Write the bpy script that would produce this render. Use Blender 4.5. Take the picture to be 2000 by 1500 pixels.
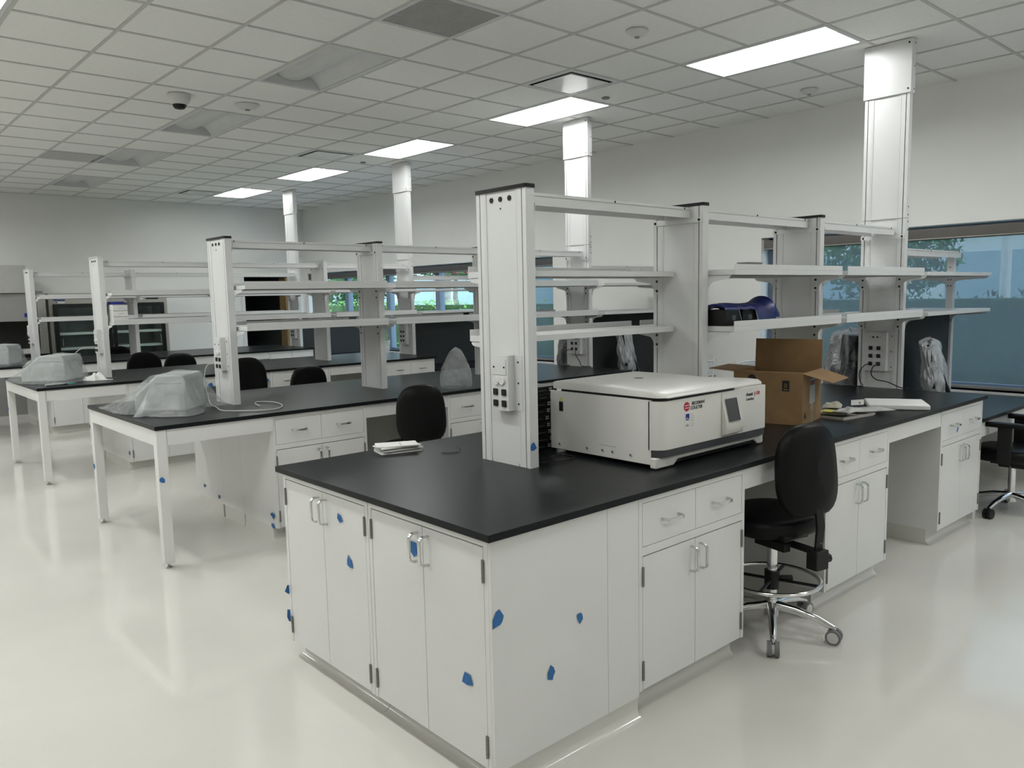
import bpy, math, random
from mathutils import Vector, Matrix, noise
random.seed(7)
for o in list(bpy.data.objects): bpy.data.objects.remove(o, do_unlink=True)
COL = bpy.context.scene.collection
SC = bpy.context.scene
PI = math.pi
# ------------------------------------------------------------------ camera
cam_d = bpy.data.cameras.new('camera'); cam = bpy.data.objects.new('camera', cam_d); COL.objects.link(cam)
SC.camera = cam
YAW, PITCH, ROLL = 0.732, -0.11376, -0.0207
_f = Vector((math.sin(YAW)*math.cos(PITCH), math.cos(YAW)*math.cos(PITCH), math.sin(PITCH)))
_r = _f.cross(Vector((0, 0, 1))).normalized(); _u = _r.cross(_f)
_r2 = _r*math.cos(ROLL)+_u*math.sin(ROLL); _u2 = -_r*math.sin(ROLL)+_u*math.cos(ROLL)
M = Matrix((_r2, _u2, -_f)).transposed().to_4x4(); M.translation = Vector((-1.565, -1.8953, 1.6695))
cam.matrix_world = M
cam_d.sensor_width = 36; cam_d.lens = 1552.1*36/2000; cam_d.shift_x = -11.3/2000; cam_d.shift_y = 5.3/2000
cam_d.clip_start = .05; cam_d.clip_end = 200
# ------------------------------------------------------------------ view, world
SC.view_settings.view_transform = 'Standard'; SC.view_settings.look = 'None'
SC.view_settings.gamma = 1.0; SC.view_settings.use_curve_mapping = False
SC.view_settings.exposure = 2.02
W = bpy.data.worlds.new('world'); SC.world = W; W.use_nodes = True
nt = W.node_tree; nt.nodes.clear()
bg = nt.nodes.new('ShaderNodeBackground'); wo = nt.nodes.new('ShaderNodeOutputWorld')
tc = nt.nodes.new('ShaderNodeTexCoord'); sx = nt.nodes.new('ShaderNodeSeparateXYZ'); cr = nt.nodes.new('ShaderNodeValToRGB')
cr.color_ramp.elements[0].position = 0.0; cr.color_ramp.elements[0].color = (.76, .87, 1, 1)
cr.color_ramp.elements[1].position = .6; cr.color_ramp.elements[1].color = (.58, .74, 1, 1)
nt.links.new(tc.outputs['Generated'], sx.inputs[0]); nt.links.new(sx.outputs['Z'], cr.inputs[0])
nt.links.new(cr.outputs[0], bg.inputs[0]); bg.inputs[1].default_value = 1.0
nt.links.new(bg.outputs[0], wo.inputs[0])
LENS_STRENGTH = 6.8

# ------------------------------------------------------------------ materials
MATS = {}
def mat(name, col, rough=.5, metal=0.0, var=.03, scale=8.0, bump=0.0, bscale=60.0, spec=.5, coat=0.0, alpha=None, emit=None, trans=0.0):
    if name in MATS: return MATS[name]
    m = bpy.data.materials.new(name); m.use_nodes = True; n = m.node_tree.nodes; l = m.node_tree.links
    b = n['Principled BSDF']
    tx = n.new('ShaderNodeTexCoord'); ns = n.new('ShaderNodeTexNoise'); ns.inputs['Scale'].default_value = scale; ns.inputs['Detail'].default_value = 3
    l.new(tx.outputs['Object'], ns.inputs['Vector'])
    rp = n.new('ShaderNodeValToRGB')
    c0 = [max(0, c*(1-var)) for c in col]; c1 = [min(1, c*(1+var)) for c in col]
    rp.color_ramp.elements[0].position = .3; rp.color_ramp.elements[0].color = (*c0, 1)
    rp.color_ramp.elements[1].position = .7; rp.color_ramp.elements[1].color = (*c1, 1)
    l.new(ns.outputs['Fac'], rp.inputs[0]); l.new(rp.outputs[0], b.inputs['Base Color'])
    b.inputs['Roughness'].default_value = rough; b.inputs['Metallic'].default_value = metal
    b.inputs['Specular IOR Level'].default_value = spec
    if coat: b.inputs['Coat Weight'].default_value = coat; b.inputs['Coat Roughness'].default_value = .06
    if trans: b.inputs['Transmission Weight'].default_value = trans
    if emit: b.inputs['Emission Color'].default_value = (*emit[0], 1); b.inputs['Emission Strength'].default_value = emit[1]
    if bump:
        n2 = n.new('ShaderNodeTexNoise'); n2.inputs['Scale'].default_value = bscale; n2.inputs['Detail'].default_value = 4
        l.new(tx.outputs['Object'], n2.inputs['Vector'])
        bm = n.new('ShaderNodeBump'); bm.inputs['Strength'].default_value = bump; bm.inputs['Distance'].default_value = .01
        l.new(n2.outputs['Fac'], bm.inputs['Height']); l.new(bm.outputs[0], b.inputs['Normal'])
    if alpha is not None:
        out = n['Material Output']; tr = n.new('ShaderNodeBsdfTransparent'); mx = n.new('ShaderNodeMixShader')
        mx.inputs[0].default_value = alpha; l.new(tr.outputs[0], mx.inputs[1]); l.new(b.outputs[0], mx.inputs[2]); l.new(mx.outputs[0], out.inputs[0])
        if alpha < .99: tr.inputs[0].default_value = (.95, .96, .96, 1)
    MATS[name] = m
    return m
WHITE = mat('white_enamel', (.72, .72, .70), .28, var=.015, scale=3, bump=.02, bscale=40)
ALU = mat('white_powdercoat', (.665, .67, .665), .38, var=.012, scale=5)
EPOXY = mat('black_epoxy_resin', (.011, .013, .014), .30, var=.12, scale=30, bump=.02, bscale=300, spec=.12)
CREAM = mat('cream_floor_epoxy', (.655, .64, .59), .10, var=.03, scale=1.5, bump=.02, bscale=5)
WALL = mat('wall_paint', (.80, .80, .775), .75, var=.015, scale=2, bump=.03, bscale=150)
BLACK = mat('black_plastic', (.007, .007, .007), .4, var=.1, spec=.3)
GAP = mat('dark_gap', (.03, .03, .03), .8)
CHROME = mat('chrome', (.78, .78, .78), .12, 1.0, var=.02)
STEEL = mat('brushed_steel', (.50, .49, .46), .32, 1.0, var=.06, scale=40)
HINGE = mat('hinge_steel', (.25, .24, .22), .35, 1.0, var=.1, scale=80)
VINYL = mat('black_vinyl', (.006, .006, .006), .40, var=.1, bump=.04, bscale=400, spec=.14)
GREYFAB = mat('charcoal_fabric', (.036, .040, .041), .85, var=.08, scale=200)
BLUETAPE = mat('blue_masking_tape', (.022, .135, .37), .6, var=.12, scale=60, bump=.2, bscale=150)
CFBODY = mat('centrifuge_ivory', (.72, .71, .67), .35, var=.012)
CFGREY = mat('centrifuge_grey_band', (.05, .05, .055), .4)
CARD = mat('cardboard', (.27, .165, .075), .8, var=.10, scale=12, bump=.08, bscale=90)
CARDIN = mat('cardboard_inside', (.42, .27, .14), .8, var=.06, scale=12)
PAPER = mat('white_paper', (.74, .74, .72), .6, var=.03)
FOAM = mat('white_foam', (.78, .78, .77), .7, var=.01, bump=.05, bscale=200)
PLAST = mat('clear_plastic_sheet', (.66, .69, .70), .10, var=.05, bump=.35, bscale=14, alpha=.34, spec=1.0)
PLAST2 = mat('milky_plastic_sheet', (.50, .52, .53), .22, var=.08, bump=.3, bscale=16, alpha=.82, spec=.9)
BLUEBAG = mat('navy_plastic_bag', (.008, .016, .115), .35, var=.25, scale=9, bump=.4, bscale=14)
BLUEDK = mat('dark_blue_print', (.01, .03, .25), .5)
RED = mat('logo_red', (.42, .006, .03), .45)
INK = mat('black_ink', (.012, .012, .014), .5)
INKW = mat('white_ink', (.7, .7, .7), .5)
TAPECL = mat('packing_tape', (.30, .27, .19), .25)
GREYCASE = mat('instrument_grey', (.36, .38, .37), .45, var=.03)
FRAMEB = mat('window_aluminium_sky_tinted', (.20, .27, .36), .4, var=.03)  # grey aluminium with the blue of the skylight put into its colour
SHADEF = mat('shade_fascia_charcoal', (.075, .078, .078), .6, var=.05)
SHADEB = mat('shade_fascia_bronze', (.115, .105, .095), .5, var=.05)
FRIDGE = mat('fridge_ivory', (.42, .41, .37), .4)
FRAMEBLK = mat('fridge_door_black', (.008, .008, .008), .3)
GLASSR = mat('wire_shelf_white', (.80, .84, .82), .4)
MESHW = mat('white_chair_mesh', (.66, .67, .66), .6, var=.05, scale=100)
CORDG = mat('grey_cable', (.50, .49, .46), .5)
CORDB = mat('black_cable', (.008, .008, .008), .5)
WOOD = mat('door_wood', (.30, .20, .09), .5, var=.2, scale=6)
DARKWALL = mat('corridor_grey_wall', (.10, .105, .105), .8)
DARKIN = mat('hood_interior', (.05, .05, .048), .6)
GREYP = mat('grey_panel', (.25, .25, .24), .6)
CASTG = mat('caster_grey_rubber', (.17, .17, .17), .6)
CASTW = mat('caster_white_hub', (.62, .62, .60), .4)
YELL = mat('yellow_label', (.75, .68, .12), .5)
TEAL = mat('teal_plastic', (.02, .20, .17), .5)
TROFF = mat('troffer_white', (.60, .61, .61), .5)
LENSOFF = mat('lens_off', (.58, .59, .58), .45)
LENSON = mat('lens_lit', (.9, .9, .9), .5, emit=((.985, 1.0, .985), LENS_STRENGTH))
CAMW = mat('device_white', (.62, .62, .60), .4)
SCREEN = mat('screen_grey', (.085, .088, .09), .5, spec=.2)

def glass_mat(name, tint, gl=.12):
    m = bpy.data.materials.new(name); m.use_nodes = True; n = m.node_tree.nodes; l = m.node_tree.links
    n.clear(); o = n.new('ShaderNodeOutputMaterial'); t = n.new('ShaderNodeBsdfTransparent'); g = n.new('ShaderNodeBsdfGlossy')
    t.inputs[0].default_value = (*tint, 1); g.inputs['Roughness'].default_value = .03
    x = n.new('ShaderNodeMixShader'); f = n.new('ShaderNodeLayerWeight'); f.inputs[0].default_value = .5
    pw = n.new('ShaderNodeMath'); pw.operation = 'POWER'; pw.inputs[1].default_value = 4; l.new(f.outputs['Facing'], pw.inputs[0])
    ma = n.new('ShaderNodeMath'); ma.operation = 'MULTIPLY_ADD'; ma.inputs[1].default_value = .5; ma.inputs[2].default_value = .03; l.new(pw.outputs[0], ma.inputs[0])
    l.new(ma.outputs[0], x.inputs[0]); l.new(t.outputs[0], x.inputs[1]); l.new(g.outputs[0], x.inputs[2]); l.new(x.outputs[0], o.inputs[0])
    return m
GLASS = glass_mat('window_glass', (.94, .985, .975))
GLASSD = glass_mat('fridge_glass', (.90, .94, .93))
def shade_mat():
    m = bpy.data.materials.new('roller_shade_cloth'); m.use_nodes = True; n = m.node_tree.nodes; l = m.node_tree.links
    n.clear(); o = n.new('ShaderNodeOutputMaterial')
    t = n.new('ShaderNodeBsdfRefraction'); t.inputs['Color'].default_value = (.90, .94, .97, 1); t.inputs['Roughness'].default_value = .06; t.inputs['IOR'].default_value = 1.001
    d = n.new('ShaderNodeBsdfDiffuse'); d.inputs[0].default_value = (.085, .09, .10, 1)
    tl = n.new('ShaderNodeBsdfTranslucent'); tl.inputs[0].default_value = (.14, .16, .19, 1)
    a = n.new('ShaderNodeMixShader'); a.inputs[0].default_value = .55
    b = n.new('ShaderNodeMixShader')
    tx = n.new('ShaderNodeTexCoord'); w = n.new('ShaderNodeTexNoise'); w.inputs['Scale'].default_value = 2.0
    mr = n.new('ShaderNodeMapRange'); mr.inputs['To Min'].default_value = .74; mr.inputs['To Max'].default_value = .78
    l.new(tx.outputs['Object'], w.inputs['Vector']); l.new(w.outputs['Fac'], mr.inputs['Value']); l.new(mr.outputs[0], b.inputs[0])
    l.new(d.outputs[0], a.inputs[1]); l.new(tl.outputs[0], a.inputs[2]); l.new(t.outputs[0], b.inputs[1]); l.new(a.outputs[0], b.inputs[2]); l.new(b.outputs[0], o.inputs[0])
    return m
SHADE = shade_mat()

# ------------------------------------------------------------------ mesh builder
class MB:
    def __init__(s): s.v = []; s.f = []; s.m = []; s.mats = []; s.sm = []
    def mi(s, m):
        if m not in s.mats: s.mats.append(m)
        return s.mats.index(m)
    def add(s, vs, fs, m, smooth=False):
        k = len(s.v); i = s.mi(m); s.v += [tuple(p) for p in vs]
        for f in fs: s.f.append(tuple(k+a for a in f)); s.m.append(i); s.sm.append(smooth)
        return s
    def box(s, x0, x1, y0, y1, z0, z1, m):
        v = [(x, y, z) for z in (z0, z1) for y in (y0, y1) for x in (x0, x1)]
        return s.add(v, [(0, 2, 3, 1), (4, 5, 7, 6), (0, 1, 5, 4), (2, 6, 7, 3), (0, 4, 6, 2), (1, 3, 7, 5)], m)
    def prism(s, pts, axis, a, b, m, smooth=False):
        # pts: 2D polygon; axis 'x': (y,z) extruded along x, etc.
        n = len(pts)
        def P(p, t):
            return (t, p[0], p[1]) if axis == 'x' else ((p[0], t, p[1]) if axis == 'y' else (p[0], p[1], t))
        v = [P(p, a) for p in pts]+[P(p, b) for p in pts]
        area = sum(pts[i][0]*pts[(i+1) % n][1]-pts[(i+1) % n][0]*pts[i][1] for i in range(n))
        rev = (area > 0) != (axis == 'y')
        f = [tuple(range(n)), tuple(range(2*n-1, n-1, -1))]+[(i, i+n, (i+1) % n+n, (i+1) % n) for i in range(n)]
        if rev: f = [tuple(reversed(q)) for q in f]
        return s.add(v, f, m, smooth)
    def cyl(s, p0, p1, r, m, n=16, r2=None, caps=True, smooth=True):
        p0 = Vector(p0); p1 = Vector(p1); d = (p1-p0).normalized(); r2 = r if r2 is None else r2
        a = d.orthogonal().normalized(); b = d.cross(a)
        v = []
        for (p, rr) in ((p0, r), (p1, r2)):
            for i in range(n):
                t = 2*PI*i/n; v.append(p+a*math.cos(t)*rr+b*math.sin(t)*rr)
        f = [(i, (i+1) % n, (i+1) % n+n, i+n) for i in range(n)]
        s.add(v, f, m, smooth)
        if caps: s.add(v, [tuple(reversed(range(n))), tuple(range(n, 2*n))], m)
        return s
    def tube(s, pts, r, m, n=8, closed=False, flat=None):
        pts = [Vector(p) for p in pts]; N = len(pts); v = []; pa = None
        for i, p in enumerate(pts):
            q0 = pts[(i-1) % N] if (closed or i) else p; q1 = pts[(i+1) % N] if (closed or i < N-1) else p
            d = (q1-q0).normalized()
            if pa is None: a = d.orthogonal().normalized()
            else: a = (pa-d*pa.dot(d)).normalized()
            pa = a; b = d.cross(a); rr = r[i] if isinstance(r, (list, tuple)) else r
            for j in range(n):
                t = 2*PI*j/n; v.append(p+a*math.cos(t)*rr+b*math.sin(t)*rr*(flat or 1))
        f = []
        for i in range(N if closed else N-1):
            for j in range(n): f.append((i*n+j, i*n+(j+1) % n, ((i+1) % N)*n+(j+1) % n, ((i+1) % N)*n+j))
        s.add(v, f, m, True)
        if not closed: s.add(v, [tuple(reversed(range(n))), tuple(range((N-1)*n, N*n))], m)
        return s
    def lathe(s, prof, c, m, n=24, axis='z'):
        v = []
        for (r, h) in prof:
            for i in range(n):
                t = 2*PI*i/n; x, y = r*math.cos(t), r*math.sin(t)
                v.append((c[0]+x, c[1]+y, c[2]+h) if axis == 'z' else ((c[0]+x, c[1]+h, c[2]+y) if axis == 'y' else (c[0]+h, c[1]+x, c[2]+y)))
        f = [(k*n+i, k*n+(i+1) % n, (k+1)*n+(i+1) % n, (k+1)*n+i) for k in range(len(prof)-1) for i in range(n)]
        if axis == 'y': f = [tuple(reversed(q)) for q in f]
        return s.add(v, f, m, True)
    def grid(s, nx, ny, fn, m, smooth=True):
        v = [fn(i/(nx-1), j/(ny-1)) for j in range(ny) for i in range(nx)]
        f = [(j*nx+i, j*nx+i+1, (j+1)*nx+i+1, (j+1)*nx+i) for j in range(ny-1) for i in range(nx-1)]
        return s.add(v, f, m, smooth)
    def xf(s, mtx):
        s.v = [tuple(mtx @ Vector(p)) for p in s.v]; return s
    def mesh(s, name):
        me = bpy.data.meshes.new(name); me.from_pydata(s.v, [], s.f)
        for m in s.mats: me.materials.append(m)
        me.polygons.foreach_set('material_index', s.m); me.polygons.foreach_set('use_smooth', s.sm)
        me.update()
        try: me.set_sharp_from_angle(angle=math.radians(40))
        except Exception: pass
        return me
    def build(s, name, parent=None, loc=(0, 0, 0), rz=0, bevel=0, seg=2):
        o = bpy.data.objects.new(name, s.mesh(name)); COL.objects.link(o)
        o.location = loc; o.rotation_euler = (0, 0, rz)
        if parent: o.parent = parent
        if bevel:
            b = o.modifiers.new('bevel', 'BEVEL'); b.width = bevel; b.segments = seg; b.limit_method = 'ANGLE'; b.angle_limit = math.radians(50)
        return o
def thing(name, label, cat, loc=(0, 0, 0), rz=0, group=None):
    o = bpy.data.objects.new(name, None); COL.objects.link(o); o.location = loc; o.rotation_euler = (0, 0, rz)
    o.empty_display_size = .1; return tag(o, label, cat, group)
def tag(o, label=None, cat=None, group=None, kind=None):
    if label: o['label'] = label
    if cat: o['category'] = cat
    if group: o['group'] = group
    if kind: o['kind'] = kind
    return o
def struct(name, mb, **k): return tag(mb.build(name, **k), kind='structure')
def dup(o, loc=None, rz=None, label=None, parent=None):
    c = o.copy(); COL.objects.link(c)
    if parent: c.parent = parent
    if loc is not None: c.location = loc
    if rz is not None: c.rotation_euler = (0, 0, rz)
    if label: c['label'] = label
    for ch in list(o.children): dup(ch, parent=c)
    return c
def rounded(x0, x1, y0, y1, r, n=5, corners=(1, 1, 1, 1)):
    P = []
    for k, (cx, cy, a0) in enumerate(((x0+r, y0+r, PI), (x1-r, y0+r, 1.5*PI), (x1-r, y1-r, 0), (x0+r, y1-r, .5*PI))):
        if corners[k]:
            for i in range(n+1): t = a0+.5*PI*i/n; P.append((cx+r*math.cos(t), cy+r*math.sin(t)))
        else: P.append(((x0, y0), (x1, y0), (x1, y1), (x0, y1))[k])
    return P
def text_mesh(txt, size, m, name='lettering', bold=0.0, shear=0.0, ext=.0003, align='LEFT'):
    cu = bpy.data.curves.new(name, 'FONT'); cu.body = txt; cu.size = size; cu.extrude = ext; cu.offset = bold; cu.shear = shear; cu.align_x = align
    cu.resolution_u = 3
    t = bpy.data.objects.new('tmp', cu); COL.objects.link(t)
    me = bpy.data.meshes.new_from_object(t.evaluated_get(bpy.context.evaluated_depsgraph_get()))
    COL.objects.unlink(t); bpy.data.objects.remove(t)
    me.materials.clear(); me.materials.append(m)
    return me

# ------------------------------------------------------------------ room shell
XW, YB, ZC = 6.175, 13.13, 3.467
XL, YF = -6.0, -5.0
T = .6096
GX0, GY0 = 1.390, .877
f = MB(); f.box(XL, XW+.3, YF, YB+.3, -.1, 0, CREAM); struct('floor', f)
# fixtures in the ceiling grid: (col, row) of their lower-left tile; 2x4 fixtures run along y
def cell(i, j): return GX0+i*T, GY0+j*T
LIT = [(4, j) for j in (-4, 0, 4, 8, 12, 16)]+[(-4, j) for j in (-4, 0, 4, 8, 12, 16)]
LIT += [(4, -8), (0, -8), (-8, 0), (-8, 4), (-8, 8), (-8, 12), (-8, 16)]  # unseen lights added to brighten the left side and the near aisle
UNLIT = [(0, 4), (0, 8), (0, 12), (0, 16)]
DIFF = [(3, 3), (3, 10), (3, 17)]
GRILLE = [(0, 2)]; VENT = [(-1, 13)]
omit = set()
for (i, j) in LIT+UNLIT: omit |= {(i, j), (i, j+1)}
for c in DIFF+GRILLE+VENT: omit.add(c)
TILE = mat('acoustic_tile', (.80, .80, .77), .9, var=.02, scale=30, bump=.15, bscale=220)
TBAR = mat('ceiling_grid_bar', (.52, .52, .50), .6)
c = MB()
i0, i1 = math.floor((XL-GX0)/T), math.ceil((XW-GX0)/T); j0, j1 = math.floor((YF-GY0)/T), math.ceil((YB-GY0)/T)
for i in range(i0, i1):
    for j in range(j0, j1):
        if (i, j) in omit: continue
        x, y = cell(i, j); a, b = max(x, XL), min(x+T, XW); p, q = max(y, YF), min(y+T, YB)
        if a < b and p < q: c.box(a, b, p, q, ZC+.004, ZC+.02, TILE)
c.box(XL-.3, XW+.3, YF-.3, YB+.3, ZC+.45, ZC+.5, DARKWALL)
for i in range(i0, i1+1):
    x = GX0+i*T
    if not XL < x < XW: continue
    run = None
    for j in range(j0, j1+1):
        y = max(YF, min(YB, GY0+j*T)); ok = j < j1 and not ((i, j) in omit and (i-1, j) in omit)
        if ok and run is None: run = y
        if not ok and run is not None: c.box(x-.012, x+.012, run, y, ZC-.002, ZC+.006, TBAR); run = None
for j in range(j0, j1+1):
    y = GY0+j*T
    if not YF < y < YB: continue
    run = None
    for i in range(i0, i1+1):
        x = max(XL, min(XW, GX0+i*T)); ok = i < i1 and not ((i, j) in omit and (i, j-1) in omit)
        if ok and run is None: run = x
        if not ok and run is not None: c.box(run, x, y-.012, y+.012, ZC-.0015, ZC+.0065, TBAR); run = None
struct('ceiling', c)
# right wall with two window openings
W2 = (-4.2, 2.763, .745, 2.23); W1 = (5.95, 13.02, .745, 2.20)
w = MB(); D = .30
def wx(y0, y1, z0, z1): w.box(XW, XW+D, y0, y1, z0, z1, WALL)
wx(YF, W2[0], 0, ZC+.45); wx(W2[1], W1[0], 0, ZC+.45); wx(W1[1], YB+.3, 0, ZC+.45)
for q in (W2, W1): wx(q[0], q[1], 0, q[2]); wx(q[0], q[1], q[3], ZC+.45)
struct('wall_right', w)
# back wall with a doorway
DX0, DX1, DZ = 4.86, 5.80, 2.16
w = MB(); w.box(XL-.3, DX0, YB, YB+.15, 0, ZC+.45, WALL); w.box(DX1, XW+.3, YB, YB+.15, 0, ZC+.45, WALL); w.box(DX0, DX1, YB, YB+.15, DZ, ZC+.45, WALL)
struct('wall_back', w)
w = MB(); w.box(XL-.3, XL, YF, YB, 0, ZC+.45, WALL); struct('wall_left', w)
w = MB(); w.box(XL-.3, XW+.3, YF-.3, YF, 0, ZC+.45, WALL); struct('wall_front', w)
# doorway: dark corridor beyond, frame, open wooden leaf
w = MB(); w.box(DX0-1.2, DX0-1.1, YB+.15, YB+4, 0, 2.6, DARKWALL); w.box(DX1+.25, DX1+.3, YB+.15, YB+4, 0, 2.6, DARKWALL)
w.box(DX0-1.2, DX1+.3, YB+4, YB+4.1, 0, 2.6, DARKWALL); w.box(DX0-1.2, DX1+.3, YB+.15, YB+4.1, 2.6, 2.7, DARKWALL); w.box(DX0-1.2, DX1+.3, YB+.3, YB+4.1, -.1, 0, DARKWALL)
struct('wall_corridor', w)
w = MB(); w.box(DX0-.05, DX0+.02, YB-.02, YB+.17, 0, DZ+.05, WHITE); w.box(DX1-.02, DX1+.05, YB-.02, YB+.17, 0, DZ+.05, WHITE); w.box(DX0, DX1, YB-.02, YB+.17, DZ-.02, DZ+.05, WHITE)
struct('trim_1', w)
w = MB(); w.box(DX1-.06, DX1-.02, YB+.02, YB+.30, .01, DZ-.03, WOOD)
d = struct('door_1', w); d.location = (0, 0, 0)
h = MB(); h.tube([(DX1-.06, YB+.24, 1.0), (DX1-.11, YB+.24, 1.0), (DX1-.11, YB+.14, 1.0)], .009, STEEL); h.build('door_handle', parent=d)
# windows: frames and glass panes
def window(name, q, mull, xg):
    m = MB(); y0, y1, z0, z1 = q
    m.box(xg, xg+.06, y0, y1, z0, z0+.05, FRAMEB); m.box(xg, xg+.06, y0, y1, z1-.05, z1, FRAMEB)
    m.box(xg, xg+.06, y0, y0+.05, z0, z1, FRAMEB); m.box(xg, xg+.06, y1-.05, y1, z0, z1, FRAMEB)
    for k in mull: m.box(xg-.02, xg+.08, k-.06, k+.06, z0, z1, FRAMEB)
    o = struct(name, m)
    g = MB(); g.box(xg+.028, xg+.032, y0+.05, y1-.05, z0+.05, z1-.05, GLASS); g.build('window_glass', parent=o)
    s = MB(); s.box(XW-.02, xg+.0, y0, y1, z0-.025, z0, WHITE); s.build('window_sill', parent=o)
    return o
window('window_1', W1, (7.35, 8.81, 10.30, 11.75), XW+.16)
window('window_2', W2, (-2.4, -.3, 2.45), XW+.16)
# cove bases at the walls
m = MB(); m.prism([(XW-.0, 0), (XW-.03, 0), (XW-.012, .02), (XW-.008, .1), (XW, .1)], 'y', YF, YB, CREAM); struct('baseboard_right', m)
m = MB(); m.prism([(YB, 0), (YB-.03, 0), (YB-.012, .02), (YB-.008, .1), (YB, .1)], 'x', XL, DX0-.06, CREAM); struct('baseboard_back', m)

# roller shades
def shade(label, y0, y1, z1, drop, fm, xs=XW+.045):
    t = thing('roller_shade', label, 'window shade', (xs, (y0+y1)/2, z1), 0, 'roller shades at the windows')
    L = (y1-y0)/2
    b = MB(); b.prism(rounded(-.035, .05, -.125, -.02, .012), 'y', -L, L, fm); b.box(-.037, .052, -L-.006, -L, -.127, -.018, ALU); b.box(-.037, .052, L, L+.006, -.127, -.018, ALU)
    b.box(-.0365, -.0355, -L, L, -.118, -.110, STEEL); b.build('fascia', t)
    if drop:
        c = MB(); c.grid(2, 2, lambda u, v: (.012, -L+.03+u*(2*L-.06), -.1-(drop-.1)*v), SHADE); c.build('shade_cloth', t)
        h = MB(); h.prism(rounded(.002, .022, -drop-.03, -drop, .006), 'y', -L+.03, L-.03, GREYP); h.build('hem_bar', t)
    return t
shade('charcoal roller shade rolled up over the far clear windows', 7.43, 13.0, 2.195, 0, SHADEF)
shade('roller shade pulled down beside the clear windows, seen beside the post', 5.96, 7.40, 2.195, 1.41, SHADEF)
shade('large roller shade pulled down over the window behind the nearest desk', -4.15, 2.74, 2.225, 1.44, SHADEB)

# ------------------------------------------------------------------ outside
g = MB(); g.box(XW+.3, 60, -30, 60, -.25, -.15, mat('lawn', (.16, .28, .06), .9, var=.3, scale=2)); struct('ground', g)
g = MB(); g.box(XW+.3, 8.4, -30, 60, -.15, -.10, mat('paving', (.55, .56, .55), .8, var=.06, scale=3)); struct('floor_outside', g)
LEAFA = mat('hedge_leaves', (.20, .42, .07), .6, var=.45, scale=14)
LEAFB = mat('tree_leaves', (.06, .17, .035), .6, var=.5, scale=9)
LEAFC = mat('pink_blossom', (.70, .22, .30), .6, var=.3, scale=9)
def leaves(name, boxes, n, size, m, label, cat, group=None, parent=None):
    b = MB()
    for (x0, x1, y0, y1, z0, z1, k) in boxes:
        for _ in range(int(n*k)):
            p = Vector((random.uniform(x0, x1), random.uniform(y0, y1), random.uniform(z0, z1)))
            if parent or True:
                a = Vector((random.gauss(0, 1), random.gauss(0, 1), random.gauss(0, 1))).normalized(); c = a.orthogonal().normalized(); s = size*random.uniform(.6, 1.3)
                b.add([p-a*s, p+c*s*.5, p+a*s, p-c*s*.5], [(0, 1, 2, 3)], m)
    o = b.build(name, parent)
    if label: tag(o, label, cat, group)
    return o
def hedge(label, y0, y1, zt, lm=None):
    t = thing('hedge', label, 'hedge', (9.3, (y0+y1)/2, -.15), 0, 'clipped hedges outside the windows')
    L = (y1-y0)/2
    c = MB(); c.box(-.22, .35, -L, L, .0, zt-.1+.15, mat('hedge_core', (.05, .11, .025), .9, var=.4, scale=9)); c.build('core', t)
    o = leaves('foliage', [(-.34, .34, -L, L, .05, zt+.15, 1)], 5200*(y1-y0)/9, .05, lm or LEAFA, None, None, parent=t)
hedge('clipped green hedge outside the far clear windows', 9.2, 21.0, 1.60)
hedge('green hedge dimly seen through the lowered shade', -6.0, 6.8, 1.62, mat('cloth_dimmed_hedge_leaves', (.045, .10, .03), .6, var=.4, scale=14))  # leaf colour darkened to carry the dimming behind the lowered cloth
def tree(label, x, y, h, r, cr, n, m, kind='tree', tm=None):
    t = thing('tree', label, 'tree', (x, y, -.15), 0)
    k = MB(); k.tube([(0, 0, 0), (.02, .05, h*.3), (-.05, .25, h*.62), (.1, .35, h)], [r, r*.85, r*.7, r*.45], tm or mat('bark', (.34, .30, .27), .9, var=.4, scale=12), n=12); k.build('trunk', t)
    b = MB()
    for _ in range(n):
        while True:
            p = Vector((random.uniform(-1, 1), random.uniform(-1, 1), random.uniform(-1, 1)))
            if p.length < 1: break
        p = Vector((p.x*cr, p.y*cr, p.z*cr*.7)) + Vector((.05, .2, h+cr*.25))
        a = Vector((random.gauss(0, 1), random.gauss(0, 1), random.gauss(0, 1))).normalized(); q = a.orthogonal().normalized(); s = .09*random.uniform(.6, 1.3)
        b.add([p-a*s, p+q*s*.5, p+a*s, p-q*s*.5], [(0, 1, 2, 3)], m)
    b.build('foliage', t)
tree('pale patchy-barked tree trunk outside the clear windows', 11.0, 14.6, 2.9, .28, 1.5, 3000, LEAFB, tm=mat('birch_bark', (.60, .55, .52), .8, var=.35, scale=5))
tree('dark leafy tree outside the farthest window panes', 12.0, 22.5, 2.2, .18, 2.3, 7000, LEAFB)
tree('pink flowering tree beyond the hedge', 15.0, 19.3, 2.9, .12, 1.0, 2500, LEAFC)
tree('green tree behind the lowered near shade', 16.0, 5.5, 2.2, .16, 1.5, 3000, LEAFB)
b = MB(); b.box(22, 23, -20, 45, -.15, 7.5, mat('pale_building_wall', (.66, .70, .72), .7, var=.05, scale=1.2))
GLZ = mat('building_window', (.34, .46, .54), .3)
for k in range(14): b.box(21.97, 22, -18+k*4.4, -15.4+k*4.4, 1.0, 2.6, GLZ)
tag(b.build('building'), 'long pale building with blue windows beyond the hedge', 'building')
for y, la in ((12.2, 'white lamp post outside, left of the tree trunk'), (2.0, 'white lamp post seen through the lowered shade')):
    p = MB(); p.cyl((0, 0, -.15), (0, 0, 3.6), .07, PAPER); p.box(-.12, .12, -.12, .12, 3.6, 3.7, PAPER)
    tag(p.build('lamp_post', loc=(11.5, y, 0)), la, 'lamp post', 'lamp posts outside')

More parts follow.
